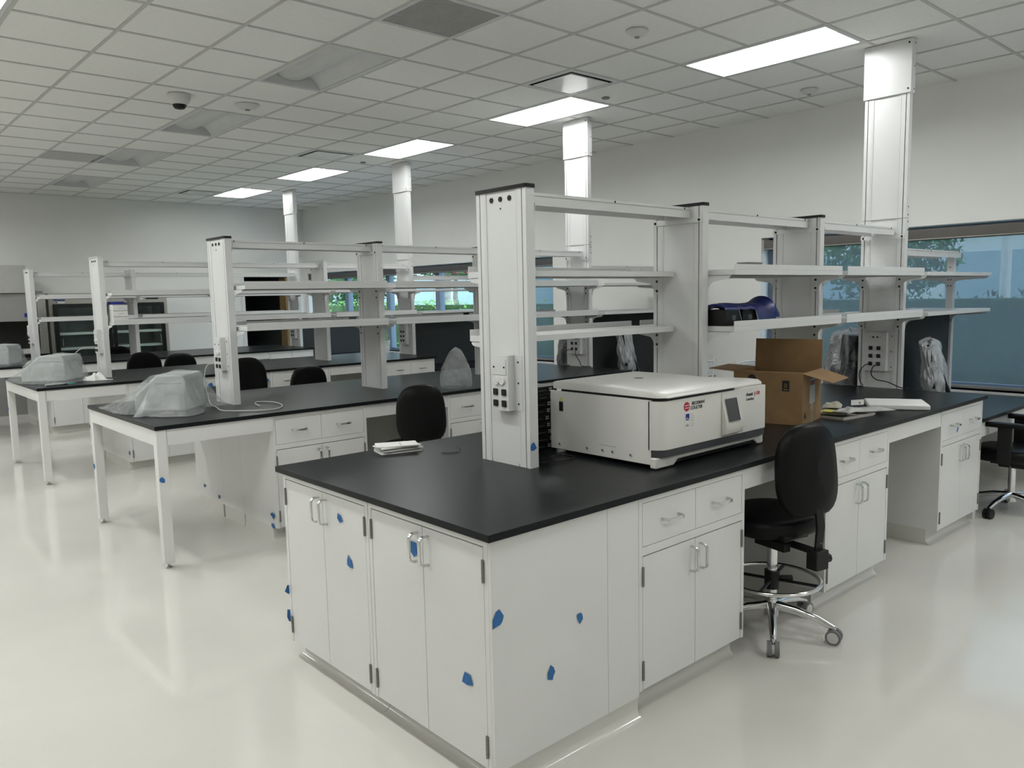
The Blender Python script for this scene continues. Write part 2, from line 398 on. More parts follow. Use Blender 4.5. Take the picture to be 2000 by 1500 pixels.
# ------------------------------------------------------------------ ceiling fixtures
def light_mesh(on):
    t = thing('ceiling_light', 'x', 'ceiling light', (0, 0, ZC), 0, 'recessed ceiling lights')
    L = 2*T-.02; Wd = T-.02; o = .01
    h = MB()
    h.box(o, o+Wd, o, o+L, .11, .115, TROFF)
    h.box(o, o+.004, o, o+L, .0, .11, TROFF); h.box(o+Wd-.004, o+Wd, o, o+L, .0, .11, TROFF)
    h.box(o, o+Wd, o, o+.004, .0, .11, TROFF); h.box(o, o+Wd, o+L-.004, o+L, .0, .11, TROFF); h.build('housing', t)
    r = MB()
    cx = o+Wd/2
    for s in (-1, 1):
        P = []
        for k in range(9):
            a = k/8; P.append((cx+s*(.125+(Wd/2-.03-.125)*a), .100-.092*a**2.2))
        for k in range(8):
            (xa, za), (xb, zb) = P[k], P[k+1]
            r.add([(xa, .03, za), (xb, .03, zb), (xb, L-.01, zb), (xa, L-.01, za)], [(0, 1, 2, 3) if s > 0 else (3, 2, 1, 0)], TROFF, True)
        r.box(cx+s*(Wd/2-.017)-.017, cx+s*(Wd/2-.017)+.013, .012, L+.006, -.002, .008, TROFF)
    r.box(.015, Wd+.005, .012, .03, -.002, .1, TROFF); r.box(.015, Wd+.005, L-.01, L+.008, -.002, .1, TROFF)
    r.build('reflector', t)
    l = MB(); n = 14
    P = [(cx+.135*math.cos(PI+PI*k/n), .104+.062*math.sin(PI+PI*k/n)) for k in range(n+1)]
    lm = LENSON if on else LENSOFF
    for k in range(n):
        (xa, za), (xb, zb) = P[k], P[k+1]
        l.add([(xa, .032, za), (xb, .032, zb), (xb, L-.012, zb), (xa, L-.012, za)], [(0, 3, 2, 1)], lm, True)
    l.build('lens', t)
    return t
on0 = light_mesh(True); off0 = light_mesh(False)
rowname = {4: 'over the right-hand bench ends', -4: 'at the upper left', -8: 'added unseen over the far left aisle', 0: 'in the centre', 8: 'by the windows'}
ordn = {-8: 'added unseen behind viewer', -4: 'just behind the viewer', 0: 'nearest', 4: 'second nearest', 8: 'third nearest', 12: 'fourth nearest', 16: 'farthest'}
first = True
for (i, j) in LIT:
    x, y = cell(i, j)
    o = on0 if first else dup(on0); first = False
    o.location = (x, y, ZC); o['label'] = 'lit recessed ceiling light, %s of the row %s' % (ordn[j], rowname[i])
first = True; un = {4: 'largest in view', 8: 'second from the front, beside the dome camera', 12: 'third from the front', 16: 'farthest from the viewer'}
for (i, j) in UNLIT:
    x, y = cell(i, j); o = off0 if first else dup(off0); first = False
    o.location = (x, y, ZC); o['label'] = 'switched-off recessed ceiling light, '+un[j]
# diffusers
def diffuser():
    t = thing('air_diffuser', 'x', 'air vent', (0, 0, ZC), 0, 'square air diffusers in the ceiling')
    b = MB(); b.box(.012, T-.012, .012, T-.012, .09, .10, BLACK)
    for (a, bb, cc, dd) in ((.012, T-.012, .012, .016), (.012, T-.012, T-.016, T-.012), (.012, .016, .012, T-.012), (T-.016, T-.012, .012, T-.012)): b.box(a, bb, cc, dd, .004, .09, BLACK)
    for (a, bb, cc, dd) in ((.012, T-.012, .012, .045), (.012, T-.012, T-.045, T-.012), (.012, .045, .045, T-.045), (T-.045, T-.012, .045, T-.045)): b.box(a, bb, cc, dd, -.002, .004, TROFF)
    b.build('frame', t)
    p = MB(); p.box(.075, T-.075, .075, T-.075, -.010, .0, mat('diffuser_gloss', (.62, .63, .62), .12)); p.build('plate', t, bevel=.004)
    return t
d0 = diffuser(); la = ['square slotted air diffuser beside the second-nearest lit light', 'square slotted air diffuser by the fourth-nearest lit light', 'farthest square slotted air diffuser in the ceiling']
for k, (i, j) in enumerate(DIFF):
    o = d0 if k == 0 else dup(d0); x, y = cell(i, j); o.location = (x, y, ZC); o['label'] = la[k]
# return grille
t = thing('return_air_grille', 'eggcrate return air grille at the top centre', 'air vent', (*cell(0, 2), ZC))
b = MB(); b.box(.012, T-.012, .012, T-.012, .13, .14, BLACK); b.build('duct_backing', t)
b = MB(); GR = mat('grille_grey', (.55, .55, .54), .5)
for (a, bb, cc, dd) in ((.0, T, .0, .03), (.0, T, T-.03, T), (.0, .03, .03, T-.03), (T-.03, T, .03, T-.03)): b.box(a, bb, cc, dd, -.004, .004, TROFF)
b.build('frame', t)
b = MB(); n = 30
for k in range(1, n):
    q = .03+k*(T-.06)/n; b.box(q-.0015, q+.0015, .03, T-.03, -.002, .016, GR); b.box(.03, T-.03, q-.0015, q+.0015, -.002, .016, GR)
b.build('core', t)
t = thing('exhaust_vent', 'flat grey ceiling vent panel left of the unlit lights', 'air vent', (*cell(-1, 13), ZC))
b = MB(); b.box(.0, T, .0, T, .05, .06, BLACK); b.build('frame', t)
b = MB(); b.box(.02, T-.04, .03, T-.02, -.002, .012, mat('vent_panel', (.46, .46, .44), .6)); b.build('panel', t)
# detectors, dome camera, sprinklers
def detector(label, x, y, s=1.0):
    t = thing('smoke_detector', label, 'smoke detector', (x, y, ZC), 0, 'smoke detectors on the ceiling')
    b = MB(); b.lathe([(0, 0), (.075*s, 0), (.075*s, -.012), (.062*s, -.022), (.05*s, -.035), (.035*s, -.042), (0, -.043)][::-1], (0, 0, 0), CAMW); b.build('body', t)
    b = MB(); b.lathe([(.018*s, -.043), (.016*s, -.050), (0, -.052)][::-1], (0, 0, 0), GREYP, n=12); b.build('sensor', t)
detector('round smoke detector between the air grille and the nearest lit light', 2.90, 1.77)
detector('round smoke detector beside the tall nearest column', 5.40, 1.835)
detector('flat square-looking detector right of the dome camera', 1.68, 5.36, 1.4)
t = thing('dome_camera', 'white dome security camera on the ceiling', 'security camera', (1.066, 5.362, ZC))
b = MB(); b.lathe([(0, 0), (.095, 0), (.098, -.02), (.085, -.055), (.06, -.085), (0, -.09)][::-1], (0, 0, 0), CAMW, n=28); b.build('housing', t)
b = MB(); b.lathe([(.058, -.078), (.055, -.10), (.04, -.118), (0, -.125)][::-1], (0, 0, 0), BLACK); b.build('dome', t)
for k, (x, y, l) in enumerate([(4.144, 3.164, 'small round sprinkler cover right of the second-nearest lit light'), (4.167, 7.454, 'small round sprinkler cover beside the third-nearest lit light')]):
    b = MB(); b.lathe([(0, 0), (.038, 0), (.038, -.006), (.03, -.012), (0, -.013)][::-1], (x, y, ZC), GREYP, n=16)
    tag(b.build('sprinkler_cover'), l, 'sprinkler', 'sprinkler covers')

# ------------------------------------------------------------------ benches
S = [0, 3.201, 6.459, 9.735]
ROW = ['nearest bench', 'second bench', 'third bench', 'farthest bench']
ZT = .914
CABX = [(.765, 1.505), (2.265, 3.01), (3.77, 4.515)]
UX = [.761, 2.038, 3.311]
YC = .785
# --- cabinet template (local: x width, front faces -y at y=0, z up)
HND = None
def handle(vert, L=.105):
    b = MB(); P = [(0, 0), (0, -.022), (.008, -.034), (.02, -.038), (L-.02, -.038), (L-.008, -.034), (L, -.022), (L, 0)]
    n = len(P); hw = .006; th = .0035
    def off(k):
        a = Vector(P[max(0, k-1)]); c2 = Vector(P[min(n-1, k+1)]); d = (c2-a).normalized(); return Vector((-d.y, d.x))*th
    v = []
    for k in range(n):
        p = Vector(P[k]); o = off(k)
        for q in (p-o, p+o):
            for s in (-hw, hw): v.append((q.x, q.y, s))
    fs = []
    for k in range(n-1):
        a = k*4; c2 = a+4
        fs += [(a, a+1, c2+1, c2), (a+2, c2+2, c2+3, a+3), (a, c2, c2+2, a+2), (a+1, a+3, c2+3, c2+1)]
    b.add(v, fs, CHROMED, True)
    if vert: b.xf(Matrix(((0, 0, 1, 0), (0, 1, 0, 0), (1, 0, 0, 0), (0, 0, 0, 1))))
    return b
CHROMED = mat('satin_chrome', (.66, .66, .65), .22, 1.0, var=.02)
HV = handle(True).mesh('handle'); HH = handle(False).mesh('handle')
def inst(name, me, parent, loc, rz=0):
    o = bpy.data.objects.new(name, me); COL.objects.link(o); o.parent = parent; o.location = loc; o.rotation_euler = (0, 0, rz); return o
hb = MB()
hb.cyl((0, 0, 0), (0, 0, .078), .0055, HINGE, n=10)
for k in range(1, 5): hb.cyl((0, 0, k*.0156-.0008), (0, 0, k*.0156+.0008), .0062, HINGE, n=10)
HB = hb.mesh('hinge')
def cabinet(w, drawers=True, depth=.56, zb=.10, zt=.888, fronts=True, toe=.07, hz=None):
    t = thing('base_cabinet', 'x', 'cabinet', (0, 0, 0), 0, 'white base cabinets')
    fr = .022; th = .019
    c = MB()
    c.box(0, w, th, depth, zb, zt, WHITE)
    if fronts:
        c.box(0, fr, 0, th, zb, zt, WHITE); c.box(w-fr, w, 0, th, zb, zt, WHITE); c.box(fr, w-fr, 0, th, zt-.026, zt, WHITE)
        c.box(fr, w-fr, th-.004, th-.0005, zb+.002, zt-.026, GAP)
        if drawers: c.box(fr, w-fr, 0, th-.004, .652, .686, WHITE)
    else: c.box(0, w, 0, th, zb, zt, WHITE)
    c.build('carcass', t)
    p = MB(); P = [(toe, zb), (toe, .035)]
    for k in range(6): a = PI/2*k/5; P.append((toe-.035*(1-math.cos(a)), .035-.035*math.sin(a)))
    P += [(depth-.02, 0), (depth-.02, zb)]
    p.prism(P, 'x', .0, w, CREAM, True); p.build('plinth', t)
    if not fronts: return t
    g = .0025; mid = w/2
    ztop = .650 if drawers else zt-.028
    for s, (a, b) in ((-1, (fr+g, mid-g*.6)), (1, (mid+g*.6, w-fr-g))):
        d = MB(); d.box(a, b, .0005, th-.004, zb+.004, ztop-g, WHITE); dd = d.build('door', t)
        z = (ztop-.135) if drawers else (ztop-.135)
        inst('handle', HV, dd, (mid+s*.032, .001, z))
        xh = fr+.001 if s < 0 else w-fr-.001
        for zz in (ztop-.12, zb+.045): inst('hinge', HB, dd, (xh, -.003, zz))
    if drawers:
        for (a, b) in ((fr+g, mid-g*.6), (mid+g*.6, w-fr-g)):
            d = MB(); d.box(a, b, .0005, th-.004, .688, zt-.028, WHITE); dd = d.build('drawer', t)
            inst('handle', HH, dd, ((a+b)/2-.052, .001, .776))
    return t
cabA = cabinet(.74)
cabE = cabinet(.73, drawers=False, zb=.085)
cabS = cabinet(.74, fronts=False)
used = {}
def use(tpl, loc, rz, label):
    if tpl.name not in used: used[tpl.name] = 1; o = tpl; o.location = loc; o.rotation_euler = (0, 0, rz); o['label'] = label
    else: o = dup(tpl, loc, rz, label)
    return o
pos3 = ['end', 'middle', 'window-end']
# --- bench parts
top = MB(); top.box(0, 4.545, 0, 1.53, .888, ZT, EPOXY)
topme = top.mesh('worktop')
def apron_obj(x0, x1, k, label):
    t = thing('knee_space_frame', label, 'bench frame', (x0, S[k], 0), 0, 'knee spaces under the benches')
    L = x1-x0
    a = MB(); a.box(.001, L-.001, .022, .045, .788, .8879, WHITE); a.build('apron', t)
    a = MB(); a.box(.001, L-.001, .60, .62, .0, .8879, mat('knee_back_panel', (.50, .50, .47), .5)); a.build('back_panel', t)
for k in range(4):
    o = bpy.data.objects.new('worktop', topme); COL.objects.link(o); o.location = (0, S[k], 0)
    bm_ = o.modifiers.new('bevel', 'BEVEL'); bm_.width = .002; bm_.segments = 2; bm_.limit_method = 'ANGLE'
    tag(o, 'long black epoxy worktop of the '+ROW[k], 'countertop', 'black worktops')
    for c_, (a, b) in enumerate(CABX):
        use(cabA, (a+.003, S[k]+.02, 0), 0, 'white base cabinet with two drawers and two doors, %s cabinet of the %s' % (pos3[c_], ROW[k]))
    use(cabS, (CABX[0][0]+.743, S[k]+1.51, 0), PI, 'white rear base cabinet under the far side of the %s, at its end' % ROW[k])
    apron_obj(CABX[0][1]+.003, CABX[1][0]+.002, k, 'open knee space with white apron between end and middle cabinets of the '+ROW[k])
    apron_obj(CABX[1][1], CABX[2][0]+.002, k, 'open knee space with white apron between middle and window-end cabinets of the '+ROW[k])
    # filler side panel between front and rear cabinets
    b = MB(); b.box(.768, .79, .5815, .9485, .10, .8879, WHITE); b.box(.79, .80, .60, .93, 0, .1, CREAM); b.box(.772, .80, .5815, .9485, .0, .10, CREAM)
    if k: tag(b.build('filler_panel', loc=(0, S[k], 0)), 'white filler panel between front and rear end cabinets of the '+ROW[k], 'panel', 'filler panels')
# end of the nearest bench: two tall-door cabinets facing left, side panel and filler
use(cabE, (.02, 1.495, 0), -PI/2, 'white end cabinet with two full-height doors, left one on the nearest bench end')
use(cabE, (.02, .762, 0), -PI/2, 'white end cabinet with two full-height doors, right one at the near corner')
b = MB(); b.box(.02, .584, .019, .031, .085, .8879, WHITE)
tag(b.build('side_panel'), 'blank white side panel at the near corner of the nearest bench', 'panel')
b = MB(); b.box(.586, .765, .019, .5, .085, .8879, WHITE)
tag(b.build('filler_panel'), 'narrow blank white filler beside the nearest end cabinet', 'panel', 'filler panels')
b = MB(); P = [(.028, .085), (.028, .03)]
for q in range(6): a = PI/2*q/5; P.append((.028-.030*(1-math.cos(a)), .030-.030*math.sin(a)))
P += [(.3, 0), (.3, .085)]
b.prism(P, 'x', .085, .768, CREAM, True)
tag(b.build('cove_base'), 'cream coved floor base under the blank side panel', 'cove base')
# end tables on benches 2-4
def table():
    t = thing('table_frame', 'x', 'table frame', (0, 0, 0), 0, 'white leg frames at the bench ends')
    a = MB(); a.box(.072, .766, .012, .032, .788, .8879, WHITE); a.build('front_apron', t)
    a = MB(); a.box(.072, .766, 1.498, 1.518, .788, .8879, WHITE); a.build('rear_apron', t)
    a = MB(); a.box(.008, .028, .072, 1.458, .788, .8879, WHITE); a.build('end_apron', t)
    for y in (.008, 1.459):
        l = MB(); l.box(.006, .069, y, y+.063, .035, .8879, WHITE); lo = l.build('leg', t, bevel=.003)
        q = MB(); q.cyl((.037, y+.031, .012), (.037, y+.031, .04), .007, STEEL, n=10); q.lathe([(0, .0), (.022, .0), (.022, .006), (.01, .014), (0, .016)], (.037, y+.031, 0), STEEL, n=16); q.build('levelling_foot', lo)
    return t
tb = table()
for k in (1, 2, 3): use(tb, (.002, S[k], 0), 0, 'white leg frame carrying the left end of the '+ROW[k])

# --- uprights
def groove_face(b, x, y0, y1, z0, z1, w=.0):  # dark slots on the face at x
    pass
def upright_mb(h, th=.05, zb=0.0):
    posts = []
    for s in (0, 1):
        b = MB()
        def bx(a, c2, m, x0=0, x1=th):
            if s: a, c2 = .33-c2, .33-a
            b.box(x0, x1, a, c2, zb, h, m)
        bx(0, .0225, ALU); bx(.0225, .0285, GAP, .006, th-.006); bx(.0285, .0595, ALU); bx(.0595, .0605, GAP, .004, th-.004); bx(.0605, .069, ALU)
        posts.append(b)
    p = MB(); p.box(.003, th-.003, .0692, .2608, zb+.012, h, ALU); p.box(.001, th-.001, .075, .255, zb, zb+.011, ALU)
    return posts, p
def outlet_box(t, x, y0, y1, z0, z1, kind):
    bx = MB(); bx.box(x-.002, x, y0-.05, y1+.05 if kind == 'end' else y1+.03, z0, z1, ALU); bx.box(x-.040, x-.002, y0, y1, z0, z1, ALU)
    for zz in (z0+.03, (z0+z1)/2, z1-.03): bx.cyl((x-.004, y0-.026, zz), (x-.001, y0-.026, zz), .0045, BLACK, n=8)
    o = bx.build('outlet_box', t)
    fx = x-.040
    cy = (y0+y1)/2; hw = (y1-y0)/2
    if kind == 'end':
        a = MB(); a.box(fx-.003, fx, y0+.012, y1-.006, z1-.085, z1-.018, ALU)
        for yy in (y0+.022, y1-.02): a.cyl((fx-.006, yy, z1-.052), (fx-.002, yy, z1-.052), .0042, BLACK, n=8)
        a.build('blank_plate', o)
        for yy in (cy-.018, cy+.018):
            a = MB(); a.cyl((fx-.009, yy, z1-.112), (fx, yy, z1-.112), .017, PAPER, n=20)
            for (dy, dz) in ((-.006, -.006), (.006, .0), (0, .009)): a.cyl((fx-.0095, yy+dy, z1-.112+dz), (fx-.0088, yy+dy, z1-.112+dz), .002, GREYP, n=8)
            a.build('round_outlet', o)
        rows = [(cy-.028, z0+.032), (cy+.028, z0+.032), (cy-.028, z0+.082), (cy+.028, z0+.082)]
    else:
        a = MB(); a.box(fx-.003, fx, y0+.008, y1-.008, z1-.065, z1-.008, ALU)
        for yy in (cy-.02, cy+.012): a.box(fx-.0045, fx-.003, yy-.006, yy+.006, z1-.043, z1-.031, BLACK)
        for yy in (cy-.045, cy+.035): a.cyl((fx-.0045, yy, z1-.037), (fx-.003, yy, z1-.037), .003, BLACK, n=8)
        a.build('data_plate', o)
        rows = [(cy+dy, z0+dz) for dz in (.055, .115, .175) for dy in (-.03, .03)]
    for (yy, zz) in rows:
        a = MB(); a.box(fx-.007, fx, yy-.0145, yy+.0145, zz-.0145, zz+.0145, BLACK); a.build('socket', o, bevel=.002, seg=1)
def upright(k, u, capped, holes, box):
    t = thing('shelving_upright', '', 'upright', (UX[u], S[k]+.62, ZT), 0, 'white shelving uprights')
    H = 2.126-ZT if capped else 2.150-ZT
    posts, p = UPM
    for q in posts:
        o = inst('post', q, t, (0, 0, 0)); o.scale = (1, 1, H/1.212)
    o = inst('panel', p, t, (0, 0, 0)); o.scale = (1, 1, H/1.212)
    if holes:
        b = MB()
        for yy in (.105, .165, .225): b.cyl((-.001, yy, H-.035), (.004, yy, H-.035), .0115, BLACK, n=16)
        b.cyl((-.001, .165, H-.075), (.004, .165, H-.075), .003, BLACK, n=8)
        b.build('cable_hole', t)
    b = MB(); m = BLACK if capped else ALU
    b.prism(rounded(-.006, .056, -.006, .336, .012), 'z', H, H+(.016 if capped else .008), m); b.build('cap', t)
    if box == 'end': outlet_box(t, 0, .092, .202, 1.165-ZT, 1.41-ZT, 'end')
    if box == 'mid': outlet_box(t, 0, .098, .245, 1.165-ZT, 1.41-ZT, 'mid')
    nm = ['left-end upright', 'second upright from the left', 'third upright from the left'][u]
    t['label'] = 'white slotted shelving post, %s of the %s' % (nm, ROW[k])
pp, pn = upright_mb(1.212)
UPM = ([q.mesh('post') for q in pp], pn.mesh('panel'))
for k in range(4):
    for u in range(3):
        upright(k, u, k < 2, u == 0, 'end' if u == 0 else ('mid' if (k == 2 and u == 1) else None))
# --- columns to the ceiling
HC = ZC-.74
pp, pn = upright_mb(HC)
CPM = ([q.mesh('post') for q in pp], pn.mesh('panel'))
for k in range(4):
    t = thing('utility_column', 'tall white utility column from bench to ceiling on the '+ROW[k], 'column', (4.598, S[k]+.62, .74), 0, 'white utility columns')
    for q in CPM[0]: inst('post', q, t, (0, 0, 0))
    inst('panel', CPM[1], t, (0, 0, 0))
    b = MB(); z0 = 3.085-.74
    b.box(-.010, .060, -.010, .340, z0, HC, ALU)
    for zz in (z0+.03, HC-.03): b.cyl((-.012, .012, zz), (-.009, .012, zz), .007, BLACK, n=10)
    for zz in (z0+.03, (z0+HC)/2, HC-.03): b.cyl((.04, -.012, zz), (.04, -.009, zz), .005, BLACK, n=8)
    b.build('ceiling_cover', t, bevel=.003)
    b = MB()
    for zz in (1.36, 1.42, 1.47, 1.53): b.cyl((.035, -.003, zz), (.035, .001, zz), .005, BLACK, n=8)
    b.box(-.001, .051, -.001, .331, 1.445, 1.447, GAP)
    b.build('splice_screws', t)
    outlet_box(t, 0, .098, .27, 1.04-.74, 1.336-.74, 'mid')
# --- shelves (template centred; lip on -y side); two lengths
def bracket_mb(x, yo, yp0, yp1, sgn):
    # plate in the yz plane: post tab between yp0..yp1, arm out to yo (more negative)
    b = MB(); P = [(yp1, 0), (yp1, -.095), (yp0, -.095)]
    for q in range(7):
        a = PI/2*q/6; P.append((yp0-.045*(1-math.cos(a))-.0, -.085+.055*math.sin(a)))
    P += [(yo+.012, -.018), (yo, -.010), (yo, 0)]
    b.prism(P, 'x', x, x+.003, ALU); b.box(x-.0, x+.016*sgn if sgn > 0 else x+.003, yo, yp1, -.003, 0, ALU) if sgn > 0 else b.box(x-.014, x+.003, yo, yp1, -.003, 0, ALU)
    xs = x-.003 if sgn < 0 else x+.003
    for zz in (-.022, -.075): b.cyl((x-.0035 if sgn < 0 else x, yp0+.022, zz), (x+.0065 if sgn > 0 else x+.003, yp0+.022, zz), .0075, BLACK, n=10)
    return b
def shelf_tpl(L, lip, endpost=False):
    t = thing('wall_shelf', 'x', 'shelf', (0, 0, 0), 0, 'white metal shelves')
    t.name = 'shelf'
    b = MB(); yo, yi = -.320, -.014
    b.box(-L/2, L/2, yo, yi, .0, .028, ALU)
    if lip: b.box(-L/2, L/2, yo, yo+.004, .028, .056, ALU)
    b.box(-L/2+.002, L/2-.002, yo+.02, yi-.02, -.0015, 0, GREYP)
    b.build('board', t, bevel=.0015, seg=1)
    for sgn, x in ((1, -L/2-.016), (-1, L/2+.003)):
        if endpost and sgn < 0: br = bracket_mb(L/2-.04, -.30, -.033, .0, 1)
        else: br = bracket_mb(x, -.30, -.163, -.118, sgn)
        br.xf(Matrix.Translation((0, 0, -.0018))); br.build('bracket', t)
    return t
SL, SL4 = 1.199, 1.33
shA = shelf_tpl(SL, True); shB = shelf_tpl(SL4, False, True)
SXC = [.8275+SL/2, 2.1045+SL/2, 3.3775+SL/2]
bays = ['left-end bay', 'second bay', 'third bay', 'bay over the desk']
for k in range(4):
    for bay in range(4):
        for lv, z in (('upper', 1.757), ('lower', 1.457)):
            for side, rz in (('camera side', 0), ('far side', PI)):
                if k == 0 and bay == 0 and rz == 0: continue
                lab = '%s white metal shelf on the %s, %s of the %s' % (lv, side, bays[bay], ROW[k])
                if bay < 3: use(shA, (SXC[bay], S[k]+YC, z), rz, lab)
                elif k < 3:
                    if rz == 0: use(shB, (4.672+SL4/2, S[k]+YC, z), 0, lab)
                    else:
                        o = use(shB, (4.672+SL4/2, S[k]+YC, z), 0, lab); o.scale = (1, -1, 1)
# --- overhead rails
def rail_tpl(L, post=False):
    t = thing('overhead_rail', 'x', 'rail', (0, 0, 0), 0, 'white overhead rails')
    b = MB(); b.box(-L/2, L/2, -.085, -.082, 0, .052, ALU); b.box(-L/2, L/2, .082, .085, 0, .052, ALU); b.box(-L/2, L/2, -.085, .085, .052, .055, ALU)
    b.box(-L/2, L/2, -.087, -.085, .040, .0415, GREYP)
    for x in (-L/2+.05, 0, L/2-.05):
        b.cyl((x, -.0885, .048), (x, -.085, .048), .0045, BLACK, n=8)
    b.build('channel', t)
    for s in ((-1,) if post else (-1, 1)):
        c = MB(); x = s*(L/2)-(.004 if s > 0 else 0)
        c.box(x, x+.004, -.165, .165, -.026, 0, ALU)
        for yy in (-.145, .145): c.cyl((x-.003 if s > 0 else x, yy, -.013), (x+.007 if s < 0 else x+.004, yy, -.013), .0075, BLACK, n=10)
        c.build('rail_bracket', t)
    return t
RL = 1.219
rA = rail_tpl(RL)
for k in range(4):
    for bay in range(3):
        xc = (UX[bay]+.051+((UX+[4.598])[bay+1]-.001))/2
        o = use(rA, (xc, S[k]+YC, 2.065), 0, 'white overhead rail, %s of the %s' % (bays[bay], ROW[k]))
rB = rail_tpl(1.31, True)
for k in range(3): use(rB, (4.652+.655, S[k]+YC, 1.918), 0, 'lower white overhead rail above the desk beside the '+ROW[k])
# --- desks, privacy dividers, end posts
for k in range(4):
    t = thing('desk', 'low black-topped desk between window and the '+ROW[k], 'desk', (4.56, S[k], 0), 0, 'low window desks')
    b = MB(); P = rounded(.0, 1.47, .03, 1.50, .035, corners=(1, 0, 0, 1)); b.prism(P, 'z', .714, .74, EPOXY); b.build('desk_top', t, bevel=.002)
    b = MB(); b.box(.04, 1.44, .055, .075, .60, .7139, WHITE); b.build('front_apron', t)
    b = MB(); b.box(.04, 1.44, 1.455, 1.475, .60, .7139, WHITE); b.build('rear_apron', t)
    b = MB(); b.box(.04, 1.44, .77, .79, .02, .7139, GREYP); b.build('modesty_panel', t)
    for y in (.055, 1.42):
        l = MB(); l.box(1.38, 1.43, y, y+.05, .0, .714, WHITE); l.build('leg', t)
        l = MB(); l.box(.03, .08, y+.022, y+.072, .0, .714, WHITE) if y < 1 else l.box(.03, .08, y-.02, y+.03, 0, .714, WHITE); l.build('leg', t)
    b = MB(); b.box(4.665, 5.955, .772, .798, .7405, 1.452, GREYFAB)
    tag(b.build('divider_panel', loc=(0, S[k], 0), bevel=.003), 'charcoal fabric divider panel standing on the desk at the '+ROW[k], 'divider', 'charcoal desk dividers')
    t = thing('shelf_end_post', 'slim white shelf end post near window on the desk of the '+ROW[k], 'upright', (5.963, S[k]+.757, .7405), 0, 'slim shelf end posts')
    b = MB(); b.box(0, .055, 0, .055, 0, 1.232, ALU); b.build('post', t, bevel=.002)
    b = MB()
    for zz in (1.20, 1.10): b.cyl((-.002, .028, zz), (.001, .028, zz), .005, BLACK, n=8)
    b.build('screws', t)

# ------------------------------------------------------------------ stools and chairs
def pad(name, w, h, th, parent, m, expo=3.2, curve=0.0, vertical=False, nu=40, nr=7, back=None, taper=0.0):
    """closed upholstered cushion: superellipse outline, domed front; lies in xy (thickness z) then optionally stood up facing +y"""
    b = MB(); rings = []
    def outline(t, k):
        c_, s_ = math.cos(t), math.sin(t)
        r = (abs(c_)**expo+abs(s_)**expo)**(-1/expo)
        yy = r*s_*h/2*k; xx = r*c_*w/2*k*(1-taper*(yy/(h/2)))
        return xx, yy
    prof = []
    for q in range(nr+1): a = q/nr*PI/2; prof.append((math.sin(a)*.999 if q else .0, th/2*math.cos(a)**.45 if q < nr else 0))
    ks = [(.0, th/2), (.35, th/2*.99), (.65, th/2*.96), (.85, th/2*.86), (.95, th/2*.66), (.99, th/2*.36), (1.0, 0), (.99, -th/2*.36), (.95, -th/2*.7), (.9, -th/2*.9), (.6, -th/2), (0, -th/2)]
    for (kk, z) in ks:
        R = []
        for i in range(nu):
            x, y = outline(2*PI*i/nu, max(kk, .001)); R.append((x, y, z+curve*(x/(w/2))**2))
        rings.append(R)
    v = [p for R in rings for p in R]
    if vertical: v = [(x, z, y) for (x, y, z) in v]
    fs = [(r*nu+i, r*nu+(i+1) % nu, (r+1)*nu+(i+1) % nu, (r+1)*nu+i) for r in range(len(rings)-1) for i in range(nu)]
    if not vertical: fs = [tuple(reversed(q)) for q in fs]
    b.add(v, fs, m, True)
    return b
